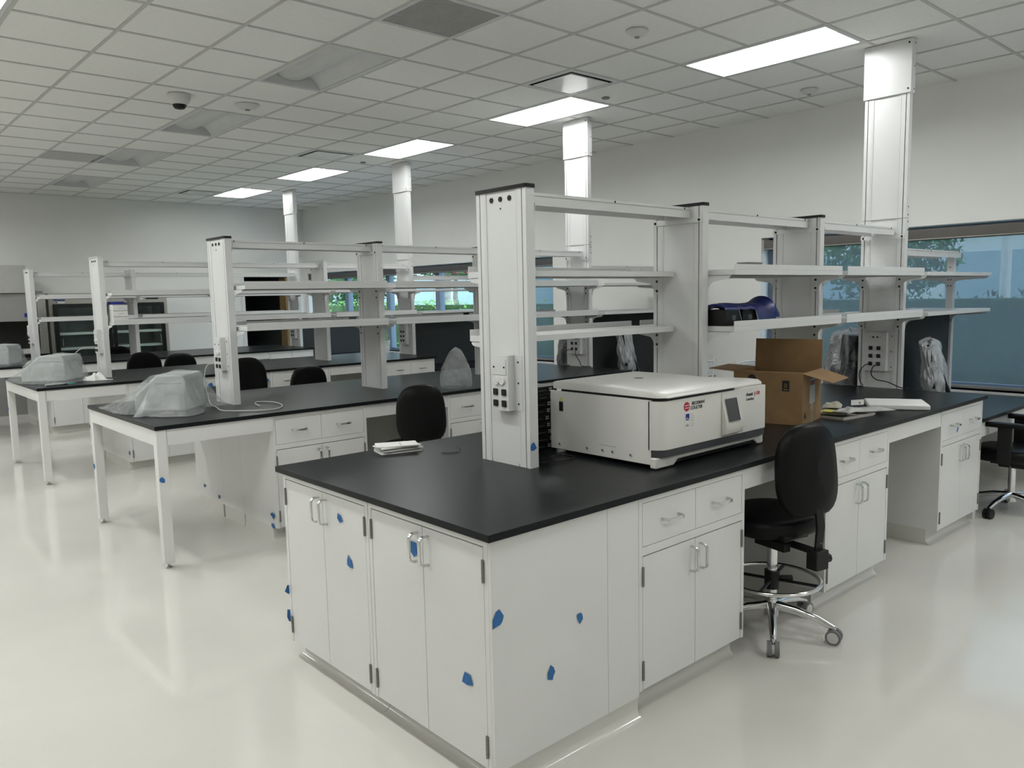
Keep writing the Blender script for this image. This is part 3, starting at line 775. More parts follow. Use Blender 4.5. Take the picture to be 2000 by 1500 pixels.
def stool(label, loc, rz, sh, cat='stool', ring=True, arms=False, bh=.43, bw=.37, bz=.02, cast='grey', tilt=-.10, group='black drafting stools', nm='drafting_stool', brot=0.0):
    t = thing(nm, label, cat, loc, rz, group)
    b = pad('seat', .48, .45, .10, t, VINYL, expo=2.8); b.xf(Matrix.Translation((0, .03, sh-.05))); b.build('seat', t)
    b = MB(); b.box(-.11, .11, -.12, .12, sh-.125, sh-.098, BLACK); b.box(-.14, -.10, -.20, -.02, sh-.14, sh-.105, BLACK); b.cyl((.11, 0, sh-.115), (.19, .02, sh-.12), .006, BLACK); b.build('seat_mechanism', t)
    # backrest
    b = pad('backrest', bw, bh, .075, t, VINYL, expo=3.0, curve=.035, vertical=True, taper=.05)
    b.xf(Matrix.Translation((0, -.225, sh+bz+bh/2)) @ Matrix.Rotation(tilt, 4, 'X')); bo = b.build('backrest', t)
    b = MB(); zc = sh+bz+bh/2
    b.prism([(-.262, sh-.20), (-.272, sh-.20), (-.290, sh-.02), (-.268, sh+bz+.10), (-.256, sh+bz+.10), (-.276, sh-.02)], 'x', -.024, .024, BLACK)
    b.xf(Matrix.Translation((0, -.0, 0)))
    b.box(-.03, .03, -.285, -.10, sh-.15, sh-.135, BLACK); b.box(-.04, .04, -.30, -.24, sh-.22, sh-.13, BLACK); bb = b.build('back_bar', t, bevel=.003)
    b = MB(); b.cyl((.04, -.27, sh-.18), (.075, -.27, sh-.18), .022, BLACK, n=8); b.build('adjuster_knob', bb)
    if arms:
        for s in (-1, 1):
            b = MB(); b.box(s*.24-.02, s*.24+.02, -.04, .05, sh-.10, sh+.17, BLACK); b.box(min(s*.24, s*.10), max(s*.24, s*.10), -.03, .04, sh-.12, sh-.10, BLACK); ao = b.build('armrest', t, bevel=.006)
            p = pad('pad', .085, .27, .035, t, VINYL, expo=3); p.xf(Matrix.Translation((s*.25, .01, sh+.185))); p.build('arm_pad', ao)
    # column
    b = MB(); b.cyl((0, 0, .09), (0, 0, sh-.12), .0145, CHROME, n=20); b.cyl((0, 0, .16), (0, 0, min(.36, sh-.2)+.08), .025, CHROME, n=24); b.cyl((0, 0, sh-.15), (0, 0, sh-.12), .03, BLACK); b.build('gas_column', t)
    if ring:
        rz_ = .265
        b = MB(); R = .225; b.tube([(R*math.cos(a*2*PI/48), R*math.sin(a*2*PI/48), rz_) for a in range(48)], .0105, CHROME, n=10, closed=True); ro = b.build('footring', t)
        b = MB(); b.cyl((0, 0, rz_-.045), (0, 0, rz_+.045), .036, BLACK, n=20)
        for q in range(4):
            a = q*PI/2+.5; b.tube([(.03*math.cos(a), .03*math.sin(a), rz_), (R*math.cos(a), R*math.sin(a), rz_)], .008, BLACK, n=6)
        b.cyl((.036, -.02, rz_), (.085, -.05, rz_), .016, BLACK, n=10); b.build('ring_hub', ro)
    b = MB(); b.cyl((0, 0, .085), (0, 0, .165), .035, CHROME, n=20, r2=.028); b.build('base_hub', t)
    a0 = brot-rz
    for q in range(5):
        a = a0+q*2*PI/5; d = Vector((math.cos(a), math.sin(a), 0))
        R = .295
        b = MB(); b.tube([d*.02+Vector((0, 0, .135)), d*.12+Vector((0, 0, .128)), d*.22+Vector((0, 0, .105)), d*R+Vector((0, 0, .075))], [.024, .021, .018, .014], CHROME, n=10); lo = b.build('base_leg', t)
        b = MB(); p = d*R; n_ = Vector((-d.y, d.x, 0)); wm = CASTG if cast == 'grey' else BLACK
        for s in (-1, 1):
            c0 = p+n_*s*.007+Vector((0, 0, .036)); c1 = p+n_*s*.027+Vector((0, 0, .036))
            b.cyl(c0, c1, .0355, wm, n=24); 
            if cast == 'grey': b.cyl(p+n_*s*.024+Vector((0, 0, .036)), p+n_*s*.0285+Vector((0, 0, .036)), .026, CASTW, n=24)
        b.cyl(p+Vector((0, 0, .03)), p+Vector((0, 0, .082)), .010, CHROME if cast == 'grey' else BLACK, n=10)
        b.cyl(p-n_*.006+Vector((0, 0, .034)), p+n_*.006+Vector((0, 0, .034)), .026, CASTW if cast == 'grey' else BLACK, n=20); b.build('caster', lo)
    return t
BR = math.atan2(-.073-.087, 1.613-1.868)
stool('black vinyl drafting stool at the nearest bench, chrome footring', (1.868, .087, 0), math.radians(-13), .615, brot=BR)
stool('black drafting stool behind the nearest bench, tucked at second bench', (1.79, 3.00, 0), math.radians(-20), .60, brot=.3)
stool('black stool whose tall backrest shows beside the left post of the second bench', (1.52, 5.28, 0), math.radians(165), .66, brot=.9, bh=.46)
stool('black stool whose rounded backrest top shows behind the second worktop', (2.22, 5.25, 0), math.radians(188), .56, brot=.1, bh=.44, bw=.43)
stool('black stool behind the third worktop, left of the pair', (1.60, 8.45, 0), math.radians(178), .62, brot=.5, bw=.42)
stool('black stool behind the third worktop, right of the pair', (2.10, 8.55, 0), math.radians(186), .57, brot=.2, bw=.44)
stool('dark stool beyond the farthest bench in front of the fridge', (2.17, 11.7, 0), math.radians(170), .55, brot=.2, bw=.42)
stool('black armchair with casters at the low desk by the window', (4.98, -.05, 0), math.radians(4), .50, cat='office chair', ring=False, arms=True, cast='black', brot=2.95, group='black office chairs', nm='office_chair')

# white mesh chairs
def mesh_chair(label, loc, rz):
    t = thing('mesh_chair', label, 'chair', loc, rz, 'white mesh chairs by the windows')
    b = MB()
    for s in (-1, 1): b.tube([(s*.22, -.20, .40), (s*.225, -.235, .70), (s*.23, -.26, 1.0)], .013, ALU, n=8)
    b.tube([(-.22, -.25, .97), (0, -.27, .975), (.22, -.25, .97)], .009, ALU, n=8); b.build('back_frame', t)
    b = MB()
    for q in range(12):
        z = .52+q*.037; b.box(-.215, .215, -.262+(.97-z)*.10, -.256+(.97-z)*.10, z, z+.028, MESHW)
    b.build('mesh_back', t)
    b = MB(); b.prism(rounded(-.23, .23, -.21, .23, .05), 'z', .43, .46, MESHW); b.build('seat', t, bevel=.006)
    b = MB()
    for s in (-1, 1): b.tube([(s*.235, -.22, .66), (s*.25, .05, .66), (s*.25, .13, .64)], .012, ALU, n=8)
    b.build('arms', t)
    for sx in (-1, 1):
        for sy in (-1, 1): b = MB(); b.cyl((sx*.21, sy*.19, 0), (sx*.21, sy*.19, .43), .012, ALU, n=10); b.build('leg', t)
mesh_chair('white mesh-backed chair behind the cardboard box, by the window', (5.37, 2.16, 0), math.radians(186))
mesh_chair('white mesh-backed chair mostly hidden by the second upright', (5.12, 3.04, 0), math.radians(2))
mesh_chair('white mesh-backed chair in front of the farthest charcoal divider', (5.30, 9.37, 0), math.radians(2))

# ------------------------------------------------------------------ centrifuge
t = thing('centrifuge', 'large ivory benchtop centrifuge on the nearest bench', 'centrifuge', (1.10, .176, ZT))
Wc, Dc, Hc = .85, .66, .30
b = MB(); b.box(0, .012, .05, Dc, .02, Hc, CFBODY); b.box(.012, Wc, .06, Dc, .03, Hc-.005, CFBODY); b.box(.02, Wc-.02, .03, Dc-.02, .012, .03, BLACK)
for (xx, yy) in ((.06, .08), (Wc-.06, .08), (.06, Dc-.07), (Wc-.06, Dc-.07)): b.cyl((xx, yy, 0), (xx, yy, .014), .022, BLACK)
for (yy, zz) in ((.60, .045), (.42, .048), (.325, .05), (.265, .05), (.16, .05)):
    b.cyl((-.0015, yy, zz), (.001, yy, zz), .0085, PAPER, n=14); b.cyl((-.0035, yy, zz), (.0, yy, zz), .0055, STEEL, n=12)
b.box(-.001, .001, .245, .345, .073, .0745, GREYP)
b.build('side_housing', t, bevel=.002)
b = MB(); b.box(-.002, .001, .575, .60, .205, .25, BLACK); b.add([(-.0025, .600, .255), (-.0025, .575, .255), (-.0025, .5875, .272)], [(0, 1, 2)], YELL); b.build('power_inlet', t)
# front fascia with rounded near corner
def front(z0, z1, inset, m, name, xr=Wc, depth=.09):
    b = MB(); r = .06; P = [(0+inset, .055), (0+inset, r)]
    P = [(inset, .056)]
    for q in range(9): a = PI+PI/2*q/8; P.append((inset+r+r*math.cos(a), inset+r+r*math.sin(a)-.0))
    r2 = .025
    for q in range(6): a = 1.5*PI+PI/2*q/5; P.append((xr-inset-r2+r2*math.cos(a), inset+r2+r2*math.sin(a)))
    P += [(xr-inset, depth), (inset, depth)] if False else [(xr-inset, .062), (inset, .062)]
    b.prism(P, 'z', z0, z1, m, True); return b.build(name, t)
front(.085, Hc-.004, .0, CFBODY, 'front_panel')
front(.052, .085, .0025, CFGREY, 'grey_band')
sk = MB()
P = [(0.0, .052), (Wc, .052), (Wc, 0.004), (Wc-.05, .004), (Wc-.085, .028), (.155, .028), (.125, .004), (0.0, .004)]
sk.prism(P, 'y', .02, .055, CFBODY); sk.build('skirt', t, bevel=.006)
# raised right-hand control block
b = MB(); b.prism([(0.03, Hc-.004), (.64, Hc-.004), (.64, Hc+.006), (.10, Hc+.022), (.05, Hc+.020), (.03, Hc+.008)], 'x', .60, Wc, CFBODY, True); b.build('control_block', t, bevel=.004)
# lid
b = MB()
P = [(-.004+.055*(1-math.cos(q*PI/16)), -.012+.055*(1-math.sin(q*PI/16))) for q in range(9)]+[(.605-.03*(1-math.sin(q*PI/16)), -.012+.03*(1-math.cos(q*PI/16))) for q in range(9)]+[(.605, .30), (.605, .635), (.30, .635), (-.004, .635), (-.004, .30)]
lo = MB()
def lidring(k, z): return [(.298+(x-.298)*k, .344+(y-.344)*k, z) for x, y in P]
def lidring(k, z): return [(.298+(x-.298)*k, .344+(y-.344)*k, z-max(0, .075-(.344+(y-.344)*k))**1.5*(1.1 if z > Hc+.02 else 0)) for x, y in P]
rings = [lidring(1, Hc+.012), lidring(1.0, Hc+.038), lidring(.994, Hc+.043), lidring(.97, Hc+.046), lidring(.94, Hc+.048), lidring(.80, Hc+.050), lidring(.6, Hc+.051), lidring(.02, Hc+.052)]
n = len(P); v = [p for r_ in rings for p in r_]
fs = [(r_*n+i, r_*n+(i+1) % n, (r_+1)*n+(i+1) % n, (r_+1)*n+i) for r_ in range(len(rings)-1) for i in range(n)]; fs.append(tuple(reversed(range(n))))
lo.add(v, fs, mat('centrifuge_lid', (.70, .69, .66), .3, var=.01), True)
lo.cyl((.30, .36, Hc+.0512), (.30, .36, Hc+.0535), .022, GREYP, n=20)
lo.build('lid', t)
b = MB(); b.prism(rounded(.01, .595, .0, .625, .05), 'z', Hc-.004, Hc+.0098, BLACK); b.build('lid_gasket', t)
# screen bezel
b = MB(); P = [(-.001, .275), (.018, .27), (.022, .255), (-.030, .150), (-.038, .125), (-.030, .098), (-.001, .088)]
x0, x1 = .455, .598
b.prism([(-.002, .292), (-.004, .255), (-.026, .165), (-.030, .130), (-.022, .100), (-.002, .092)], 'x', x0, x1, mat('centrifuge_bezel', (.68, .67, .63), .3), True); bz = b.build('screen_bezel', t, bevel=.006)
b = MB(); b.add([(x0+.02, -.0315, .158), (x1-.035, -.0315, .158), (x1-.035, -.0075, .262), (x0+.02, -.0075, .262)], [(0, 1, 2, 3)], SCREEN)
b.add([(x1-.035, -.0315, .158), (x1-.030, -.0315, .158), (x1-.030, -.0075, .262), (x1-.035, -.0075, .262)], [(0, 1, 2, 3)], BLACK); b.build('screen', bz)
# logo and lettering on the front (faces -y)
def letter(txt, size, m, x, y, z, parent, name='lettering', bold=0, shear=0, ry='y', ext=.0003):
    me = text_mesh(txt, size, m, name, bold, shear, ext)
    o = bpy.data.objects.new(name, me); COL.objects.link(o); o.parent = parent; o.location = (x, y, z)
    o.rotation_euler = {'y': (PI/2, 0, 0), 'x': (PI/2, 0, -PI/2), 'z': (0, 0, 0)}[ry]; return o
b = MB(); b.cyl((.188, -.0015, .258), (.188, .001, .258), .0205, RED, n=28)
for dz in (.005, -.006): b.tube([(.174, -.002, .258+dz-.002), (.184, -.002, .258+dz+.002), (.192, -.002, .258+dz-.001), (.203, -.002, .258+dz+.002)], .0015, PAPER, n=6)
b.build('emblem', t)
letter('BECKMAN', .0205, INK, .224, -.001, .262, t, bold=.0003, shear=.15); letter('COULTER', .0205, INK, .213, -.001, .242, t, bold=.0003, shear=.15)
b = MB(); b.box(.174, .262, -.0012, .0005, .160, .232, mat('sticker_white', (.74, .74, .71), .4)); b.box(.180, .206, -.0018, -.001, .197, .226, BLUEDK)
b.tube([(.181, -.002, .200), (.190, -.002, .209), (.197, -.002, .200), (.205, -.002, .204)], .002, PAPER, n=5)
for q in range(8): b.box(.214, .214+random.uniform(.020, .036), -.0016, -.001, .220-q*.0075, .2212-q*.0075, GREYP)
st = b.build('sticker', t); letter('LEL', .016, INK, .180, -.0016, .170, st)
letter('Avanti', .0225, INK, .660, -.001, .257, t, bold=.0004); letter('J-15R', .0225, RED, .731, -.001, .257, t, bold=.0006, shear=.1); letter('Centrifuge', .016, INK, .660, -.001, .236, t, bold=.0003)

# stack of black boxes between the upright and the centrifuge
NMS = ['at the bottom of', 'second from the bottom of', 'third from the bottom of', 'fourth from the bottom of', 'in the middle of', 'fourth from the top of', 'third from the top of', 'second from the top of', 'on top of']
for q in range(9):
    x = .95+random.uniform(-.008, .008); y = .888+random.uniform(0, .012)
    t = thing('accessory_box', 'flat black box %s the black stack' % NMS[q], 'box', (x, y, ZT+q*.0347), 0, 'stacked flat black boxes')
    b = MB(); b.box(0, .25, 0, .20, .0005, .0335, BLACK); b.build('case', t, bevel=.002, seg=1)
    b = MB(); ox = .185+random.uniform(-.012, .012)
    for (dx, dz) in ((0, .0), (.010, .0), (0, .010), (.011, .010)): b.box(ox+dx, ox+dx+.0065, -.0006, .0001, .010+dz, .0155+dz, INKW)
    b.box(ox+.024, ox+.043, -.0006, .0001, .011, .0125, GREYP); b.box(ox-.075, ox-.020, -.0006, .0001, .014, .0155, GREYP); b.build('print', t)
# ------------------------------------------------------------------ cardboard box
t = thing('cardboard_box', 'open brown cardboard box with raised flaps on the nearest bench', 'box', (2.545, .308, ZT), math.radians(11))
Wb, Lb, Hb = .345, .40, .295
b = MB()
b.box(0, Wb, 0, Lb, .0005, .006, CARD)
for (a, c_, d_, e_) in ((0, Wb, 0, .005), (0, Wb, Lb-.005, Lb), (0, .005, .005, Lb-.005), (Wb-.005, Wb, .005, Lb-.005)): b.box(a, c_, d_, e_, .006, Hb, CARD)
b.build('body', t)
def flap(pts, name='flap', m=CARDIN):
    b = MB(); P = [Vector(p) for p in pts]; n_ = (P[1]-P[0]).cross(P[3]-P[0]).normalized()*.004
    v = P+[p+n_ for p in P]; b.add(v, [(0, 1, 2, 3)], CARD); b.add(v, [(7, 6, 5, 4), (0, 4, 5, 1), (1, 5, 6, 2), (2, 6, 7, 3), (3, 7, 4, 0)], m); return b.build(name, t)
flap([(Wb, .0, Hb), (Wb, Lb, Hb), (Wb+.01, Lb, Hb+.17), (Wb+.01, .0, Hb+.17)], m=CARD)
flap([(0.0, 0, Hb), (Wb, 0, Hb), (Wb-.01, -.155, Hb-.045), (.02, -.155, Hb-.045)])
flap([(Wb, Lb, Hb), (0, Lb, Hb), (.015, Lb+.16, Hb+.01), (Wb-.02, Lb+.16, Hb+.01)])
flap([(0, Lb, Hb), (0, 0, Hb), (.155, .01, Hb-.02), (.155, Lb-.01, Hb-.02)])
b = MB(); b.box(Wb/2-.027, Wb/2+.027, -.0012, .0, .0, Hb, TAPECL); b.build('packing_tape', t)
b = MB(); b.box(Wb/2-.055, Wb/2+.045, -.0022, -.0012, .11, .25, mat('box_label_grey', (.36, .36, .35), .4)); b.box(Wb/2-.048, Wb/2+.038, -.003, -.002, .215, .242, mat('box_label_red', (.16, .015, .02), .5)); b.build('shipping_label', t)
b = MB()
for q in range(3):
    a = q*2*PI/3+PI/2; a2 = a+2*PI/3; cx_, cz_ = .045, .045; r_ = .024
    b.tube([(cx_+r_*math.cos(a), -.001, cz_+r_*math.sin(a)), (cx_+r_*math.cos(a2), -.001, cz_+r_*math.sin(a2))], .0014, INK, n=5)
b.box(.042, .048, -.0015, .0, .038, .052, INK)
b.build('hazard_mark', t)
b = MB(); b.box(-.0012, 0, .075, .115, .19, .25, INK)
for (ya, za, yb, zb_) in ((.083, .197, .107, .203), (.088, .21, .092, .235), (.098, .21, .102, .235)): b.box(-.002, -.001, ya, yb, za, zb_, CARD)
b.build('handling_mark', t)
b = MB(); b.cyl((-.0015, .29, .255), (.0005, .29, .255), .024, INK, n=20); b.build('hand_hole', t)

# foam slab
b = MB(); b.box(-.15, .15, -.175, .175, .0005, .034, FOAM)
o = b.build('foam_slab', loc=(3.60, .235, ZT), rz=math.radians(30), bevel=.008); tag(o, 'thick white foam slab lying by the front edge of the nearest bench', 'foam slab')
# tray and bagged items
t = thing('tray', 'shallow pale tray lying beside the cardboard box', 'tray', (3.05, .33, ZT), math.radians(-8), None)
b = MB(); b.prism(rounded(-.17, .15, -.13, .15, .02), 'z', .0005, .004, FRIDGE)
for (a, c_, d_, e_) in ((-.17, .15, -.13, -.125), (-.17, .15, .145, .15), (-.17, -.165, -.125, .145), (.145, .15, -.125, .145)): b.box(a, c_, d_, e_, .004, .014, FRIDGE)
b.build('tray_body', t)
def packet(label, x, y, z, w, l, rz, m, seed=0, h=.012, cat='plastic packet', gr='packets on the nearest bench'):
    def fn(u, v):
        e = min(u, 1-u, v, 1-v)*6; e = min(e, 1)
        return ((u-.5)*w, (v-.5)*l, .0015+h*e*(.55+.9*noise.noise(Vector((u*3+seed, v*3, seed)))+.25*noise.noise(Vector((u*9, v*9, seed)))))
    b = MB(); b.grid(18, 18, fn, m); b.grid(2, 2, lambda u, v: ((u-.5)*w, (.5-v)*l, .0008), m, False)
    o = b.build('plastic_packet', loc=(x, y, z), rz=rz); return tag(o, label, cat, gr)
BAGGREY = mat('silver_bag', (.48, .49, .47), .3, var=.1, bump=.3, bscale=20)
BAGTAN = mat('tan_envelope', (.52, .49, .40), .5, var=.05)
packet('pale tan envelope on the tray beside the cardboard box', 3.05, .40, ZT+.016, .26, .20, .3, BAGTAN, 1)
packet('yellow note lying on the tray by the cardboard box', 2.96, .36, ZT+.034, .10, .07, .1, YELL, 2, .002)
packet('clear crumpled plastic bag near the front of the tray', 3.02, .27, ZT+.036, .17, .11, -.1, BAGGREY, 3, .022)
packet('tan packet lying across the others beside the foam slab', 3.14, .43, ZT+.036, .16, .11, .4, BAGTAN, 7, .020)
packet('long silver-grey bag leaning from tray toward the worktop edge', 3.26, .25, ZT+.018, .26, .15, -.55, BAGGREY, 4, .016)
t = thing('parts_label', 'small white printed label on the silver-grey bag', 'label', (3.24, .32, ZT+.044), -.5)
b = MB(); b.box(-.045, .045, -.003, .0, 0, .032, PAPER); b.cyl((.015, -.004, .012), (.015, -.003, .012), .005, INK); b.build('label_card', t)
# leaflets near the left corner
for q in range(6):
    b = MB(); w_, l_ = random.uniform(.10, .13), random.uniform(.17, .21)
    b.prism(rounded(-w_/2, w_/2, -l_/2, l_/2, .003, n=1), 'z', .0003, .0052, PAPER)
    if q % 2: b.box(-w_/2+.015, w_/2-.03, -.02, -.016, .0052, .0055, GREYP)
    o = b.build('leaflet', loc=(.60+random.uniform(-.012, .012), 1.425+random.uniform(-.015, .015), ZT+q*.0062), rz=1.25+random.uniform(-.35, .35))
    tag(o, 'white folded leaflet, %s of the small pile near the left corner' % ['bottom one', 'second from bottom', 'third from bottom', 'third from top', 'second from top', 'topmost'][q], 'leaflet', 'pile of leaflets')
b = MB(); b.tube([(.70, 1.19, ZT+.004), (.735, 1.155, ZT+.003), (.775, 1.15, ZT+.003), (.80, 1.165, ZT+.009), (.80, 1.20, ZT+.022)], .0016, CORDB, n=6)
tag(b.build('cable_tie'), 'thin black cable tie lying on the nearest worktop', 'cable tie')

# ------------------------------------------------------------------ navy bag and caddies on shelf
ZS = 1.4865
for q, x in enumerate((2.185, 2.345)):
    t = thing('plastic_caddy', 'black plastic caddy under the navy bag, %s' % ('next to the post' if q == 0 else 'farther from the post'), 'caddy', (x, .62, ZS), 0, 'black caddies on the shelf')
    b = MB(); b.prism([(-.075, 0), (.082, 0), (.042, .085), (-.075, .085)], 'y', -.10, .075, BLACK); b.build('body', t)
    b = MB(); b.prism([(.083, .0), (.087, .0), (.047, .087), (.043, .087)], 'y', -.102, -.097, GREYP); b.box(-.02, .015, -.1015, -.0995, .03, .055, SHADEF); b.build('edge_trim', t)
def fn_bag(u, v):
    x = 2.10+.56*u; a = PI*v
    hgt = (.115 if u < .55 else .115-.02*math.sin((u-.55)*7)+.13*(u-.55))*(1 if u < .93 else 1-(u-.93)*7)
    if u < .02: hgt *= .9
    r = .115*(1-.25*abs(u-.5)); low = .086 if u < .48 else .086-(u-.48)*.9; low = max(low, .002 if u < .9 else .03)
    y = .62-r*math.cos(a)
    zz = low+(hgt-low)*math.sin(a)**.7 if hgt > low else low
    nn = .012*noise.noise(Vector((x*14, y*14, zz*18)))
    return (x, y+nn*.6, ZS+max(.002, zz+nn*(1 if zz > .01 else 0)))
b = MB(); b.grid(50, 22, fn_bag, BLUEBAG)
tag(b.build('plastic_bag'), 'crumpled navy blue plastic bag draped over black caddies on the lower shelf', 'bag')

# ------------------------------------------------------------------ plastic-covered instruments on bench ends
def film(name, col, a0, a1, rough=.08):
    m = bpy.data.materials.new(name); m.use_nodes = True; n = m.node_tree.nodes; l = m.node_tree.links
    b = n['Principled BSDF']; out = n['Material Output']
    b.inputs['Base Color'].default_value = (*col, 1); b.inputs['Roughness'].default_value = rough; b.inputs['Specular IOR Level'].default_value = 1.0
    tx = n.new('ShaderNodeTexCoord'); v = n.new('ShaderNodeTexVoronoi'); v.feature = 'DISTANCE_TO_EDGE'; v.inputs['Scale'].default_value = 9
    ns = n.new('ShaderNodeTexNoise'); ns.inputs['Scale'].default_value = 7; ns.inputs['Detail'].default_value = 6; ns.inputs['Distortion'].default_value = 1.5
    l.new(tx.outputs['Object'], ns.inputs['Vector'])
    mxv = n.new('ShaderNodeMixRGB'); mxv.inputs[0].default_value = .25; l.new(tx.outputs['Object'], mxv.inputs[1]); l.new(ns.outputs['Color'], mxv.inputs[2]); l.new(mxv.outputs[0], v.inputs['Vector'])
    bm = n.new('ShaderNodeBump'); bm.inputs['Strength'].default_value = .9; bm.inputs['Distance'].default_value = .012
    ad = n.new('ShaderNodeMath'); ad.operation = 'ADD'; l.new(v.outputs['Distance'], ad.inputs[0]); l.new(ns.outputs['Fac'], ad.inputs[1]); l.new(ad.outputs[0], bm.inputs['Height']); l.new(bm.outputs[0], b.inputs['Normal'])
    mr = n.new('ShaderNodeMapRange'); mr.inputs['To Min'].default_value = a0; mr.inputs['To Max'].default_value = a1; l.new(ns.outputs['Fac'], mr.inputs['Value'])
    tr = n.new('ShaderNodeBsdfTransparent'); tr.inputs[0].default_value = (.93, .94, .94, 1)
    mx = n.new('ShaderNodeMixShader'); l.new(mr.outputs[0], mx.inputs[0]); l.new(tr.outputs[0], mx.inputs[1]); l.new(b.outputs[0], mx.inputs[2]); l.new(mx.outputs[0], out.inputs[0])
    return m
FILM = film('crinkled_clear_film', (.78, .81, .81), .04, .38)
FILM2 = film('crinkled_milky_film', (.50, .52, .53), .60, .92, .16)
SACKM = film('grey_sack_film', (.14, .145, .15), .95, 1.0, .22)
def polar(pts, a):
    """radius of a star-shaped polygon about the origin in direction a"""
    d = (math.cos(a), math.sin(a)); best = .01; n = len(pts)
    for i in range(n):
        (x0, y0), (x1, y1) = pts[i], pts[(i+1) % n]; ex, ey = x1-x0, y1-y0
        den = d[0]*ey-d[1]*ex
        if abs(den) < 1e-9: continue
        t_ = (x0*ey-y0*ex)/den; u_ = (x0*d[1]-y0*d[0])/den
        if t_ > 0 and -1e-6 <= u_ <= 1.000001: best = max(best, t_)
    return best
def drape(b, top, base, m, seed, nu=150, nr=26, sag=1.25, amp=1.0):
    """top: list of (x,y,z) outline over the instrument; base: (x,y) outline where the film meets the bench"""
    tp = [(p[0], p[1]) for p in top]
    def ztop(x, y):
        w = zs = 0
        for p in top:
            k = 1/(((p[0]-x)**2+(p[1]-y)**2)+.0015); w += k; zs += k*p[2]
        return zs/w
    def fn(u, v):
        a = 2*PI*u; ca, sa = math.cos(a), math.sin(a)
        rt = polar(tp, a); rb = max(rt+.02, polar(base, a)*(1+.07*noise.noise(Vector((ca*6, sa*6, seed)))))
        if v < .35:
            r = rt*v/.35; x, y = ca*r, sa*r; z = ztop(x, y)+.004*noise.noise(Vector((x*20, y*20, seed)))*amp
            return (x, y, z+.006)
        q = (v-.35)/.65
        ridge = abs(noise.noise(Vector((ca*4.5, sa*4.5, seed+2))))+.5*abs(noise.noise(Vector((ca*11, sa*11, seed+4))))
        r = rt+(rb-rt)*q**(sag+.8*ridge); zt_ = ztop(ca*rt, sa*rt)+.006
        f_ = math.sin(q*PI)
        r += amp*f_*(.040*(ridge-.35)+.008*noise.noise(Vector((ca*9, sa*9, q*7+seed))))
        z = zt_*(1-q**1.05)+.004+amp*.006*noise.noise(Vector((ca*12, sa*12, q*6+seed)))*f_
        if q > .97: z = .003+.010*abs(noise.noise(Vector((ca*9, sa*9, seed))))
        return (ca*r, sa*r, max(.0025, z))
    b.grid(nu, nr, fn, m)
def covered(label_i, label_b, loc, rz, W_, D_, H_, base, seed=1):
    t = thing('lab_instrument', label_i, 'lab instrument', loc, rz, 'plastic-covered instruments')
    b = MB()
    P = [(-W_/2, .012), (W_/2, .012), (W_/2, H_*.80), (W_/2*.86, H_*.96), (-W_/2*.10, H_*.97), (-W_/2*.72, H_*.60), (-W_/2, H_*.45)]
    b.prism(P, 'y', -D_/2, D_/2, GREYCASE); b.build('housing', t, bevel=.014)
    b = MB(); b.box(-W_/2*.12, W_/2*.88, -D_/2*1.01, D_/2*1.01, H_*.74, H_*.755, SHADEF); b.build('lid_seam', t)
    b = MB(); b.box(-W_/2*.95, W_/2*.95, -D_/2*.95, D_/2*.95, .0005, .014, BLACK); b.build('foot', t)
    b = MB(); b.cyl((-W_/2*.52, -D_/2*.5, H_*.72), (-W_/2*.58, -D_/2*.5, H_*.74), .022, BLUEDK, n=12); b.build('badge', t)
    cr, sr = math.cos(rz), math.sin(rz)
    def w_(x, y, z): return (x*cr-y*sr, x*sr+y*cr, z)
    top = [w_(W_/2*.95, -D_/2, H_*.93), w_(W_/2*.95, D_/2, H_*.93), w_(0, D_/2, H_), w_(-W_/2*.15, D_/2, H_*.98), w_(-W_/2*.95, D_/2*.9, H_*.55), w_(-W_/2*.95, -D_/2*.9, H_*.55), w_(-W_/2*.15, -D_/2, H_*.98), w_(W_/4, -D_/2, H_)]
    o = MB(); drape(o, top, base, FILM, seed); o = o.build('plastic_cover', loc=loc); tag(o, label_b, 'plastic cover', 'clear plastic covers')
BASE2 = [(-.33, .56), (-.345, .30), (-.33, -.02), (-.22, -.10), (-.32, -.20), (-.05, -.47), (.10, -.36), (.20, -.10), (.36, -.12), (.40, .05), (.20, .22), (.05, .40), (-.10, .50)]
covered('grey instrument under clear plastic at the end of the second bench', 'crinkled clear plastic bag over the instrument on the second bench', (.345, S[1]+.72, ZT), math.radians(-42), .36, .34, .275, BASE2, seed=1)
BASE3 = [(-.31, .62), (-.36, .30), (-.30, -.10), (-.10, -.48), (.10, -.40), (.30, -.22), (.36, .05), (.20, .30), (.0, .48)]
covered('grey instrument under clear plastic at the end of the third bench', 'clear plastic bag over the instrument on the third bench', (.28, S[2]+.68, ZT), math.radians(-38), .42, .38, .275, BASE3, seed=4)
covered('grey instrument under clear plastic at the end of the farthest bench', 'clear plastic bag over the instrument on the farthest bench', (.33, S[3]+.60, ZT), math.radians(-30), .40, .42, .27, BASE3, seed=8)
def sack(name, label, loc, rz, w_, d_, h_, m, seed, lean=0, cat='bag', gr=None, peak=0, pinch=.35, nu=70):
    def fn(u, v):
        a = 2*PI*u; ca, sa = math.cos(a), math.sin(a)
        hh = h_*(1+peak*ca)
        k = (1-pinch*v**2)*(1 if v < .9 else max(.03, 1-((v-.9)/.1)**2))*(1+.12*math.sin(v*PI))
        rg = abs(noise.noise(Vector((ca*3, sa*3, v*2.2+seed))))
        wob = 1-.18*rg+.05*noise.noise(Vector((ca*5, sa*5, v*5+seed)))
        return (ca*w_/2*k*wob+lean*v, sa*d_/2*k*wob, .003+hh*v*(1+.05*noise.noise(Vector((ca*2, sa*2, v*4+seed)))))
    b = MB(); b.grid(nu, 34, fn, m); o = b.build(name, loc=loc, rz=rz); return tag(o, label, cat, gr)
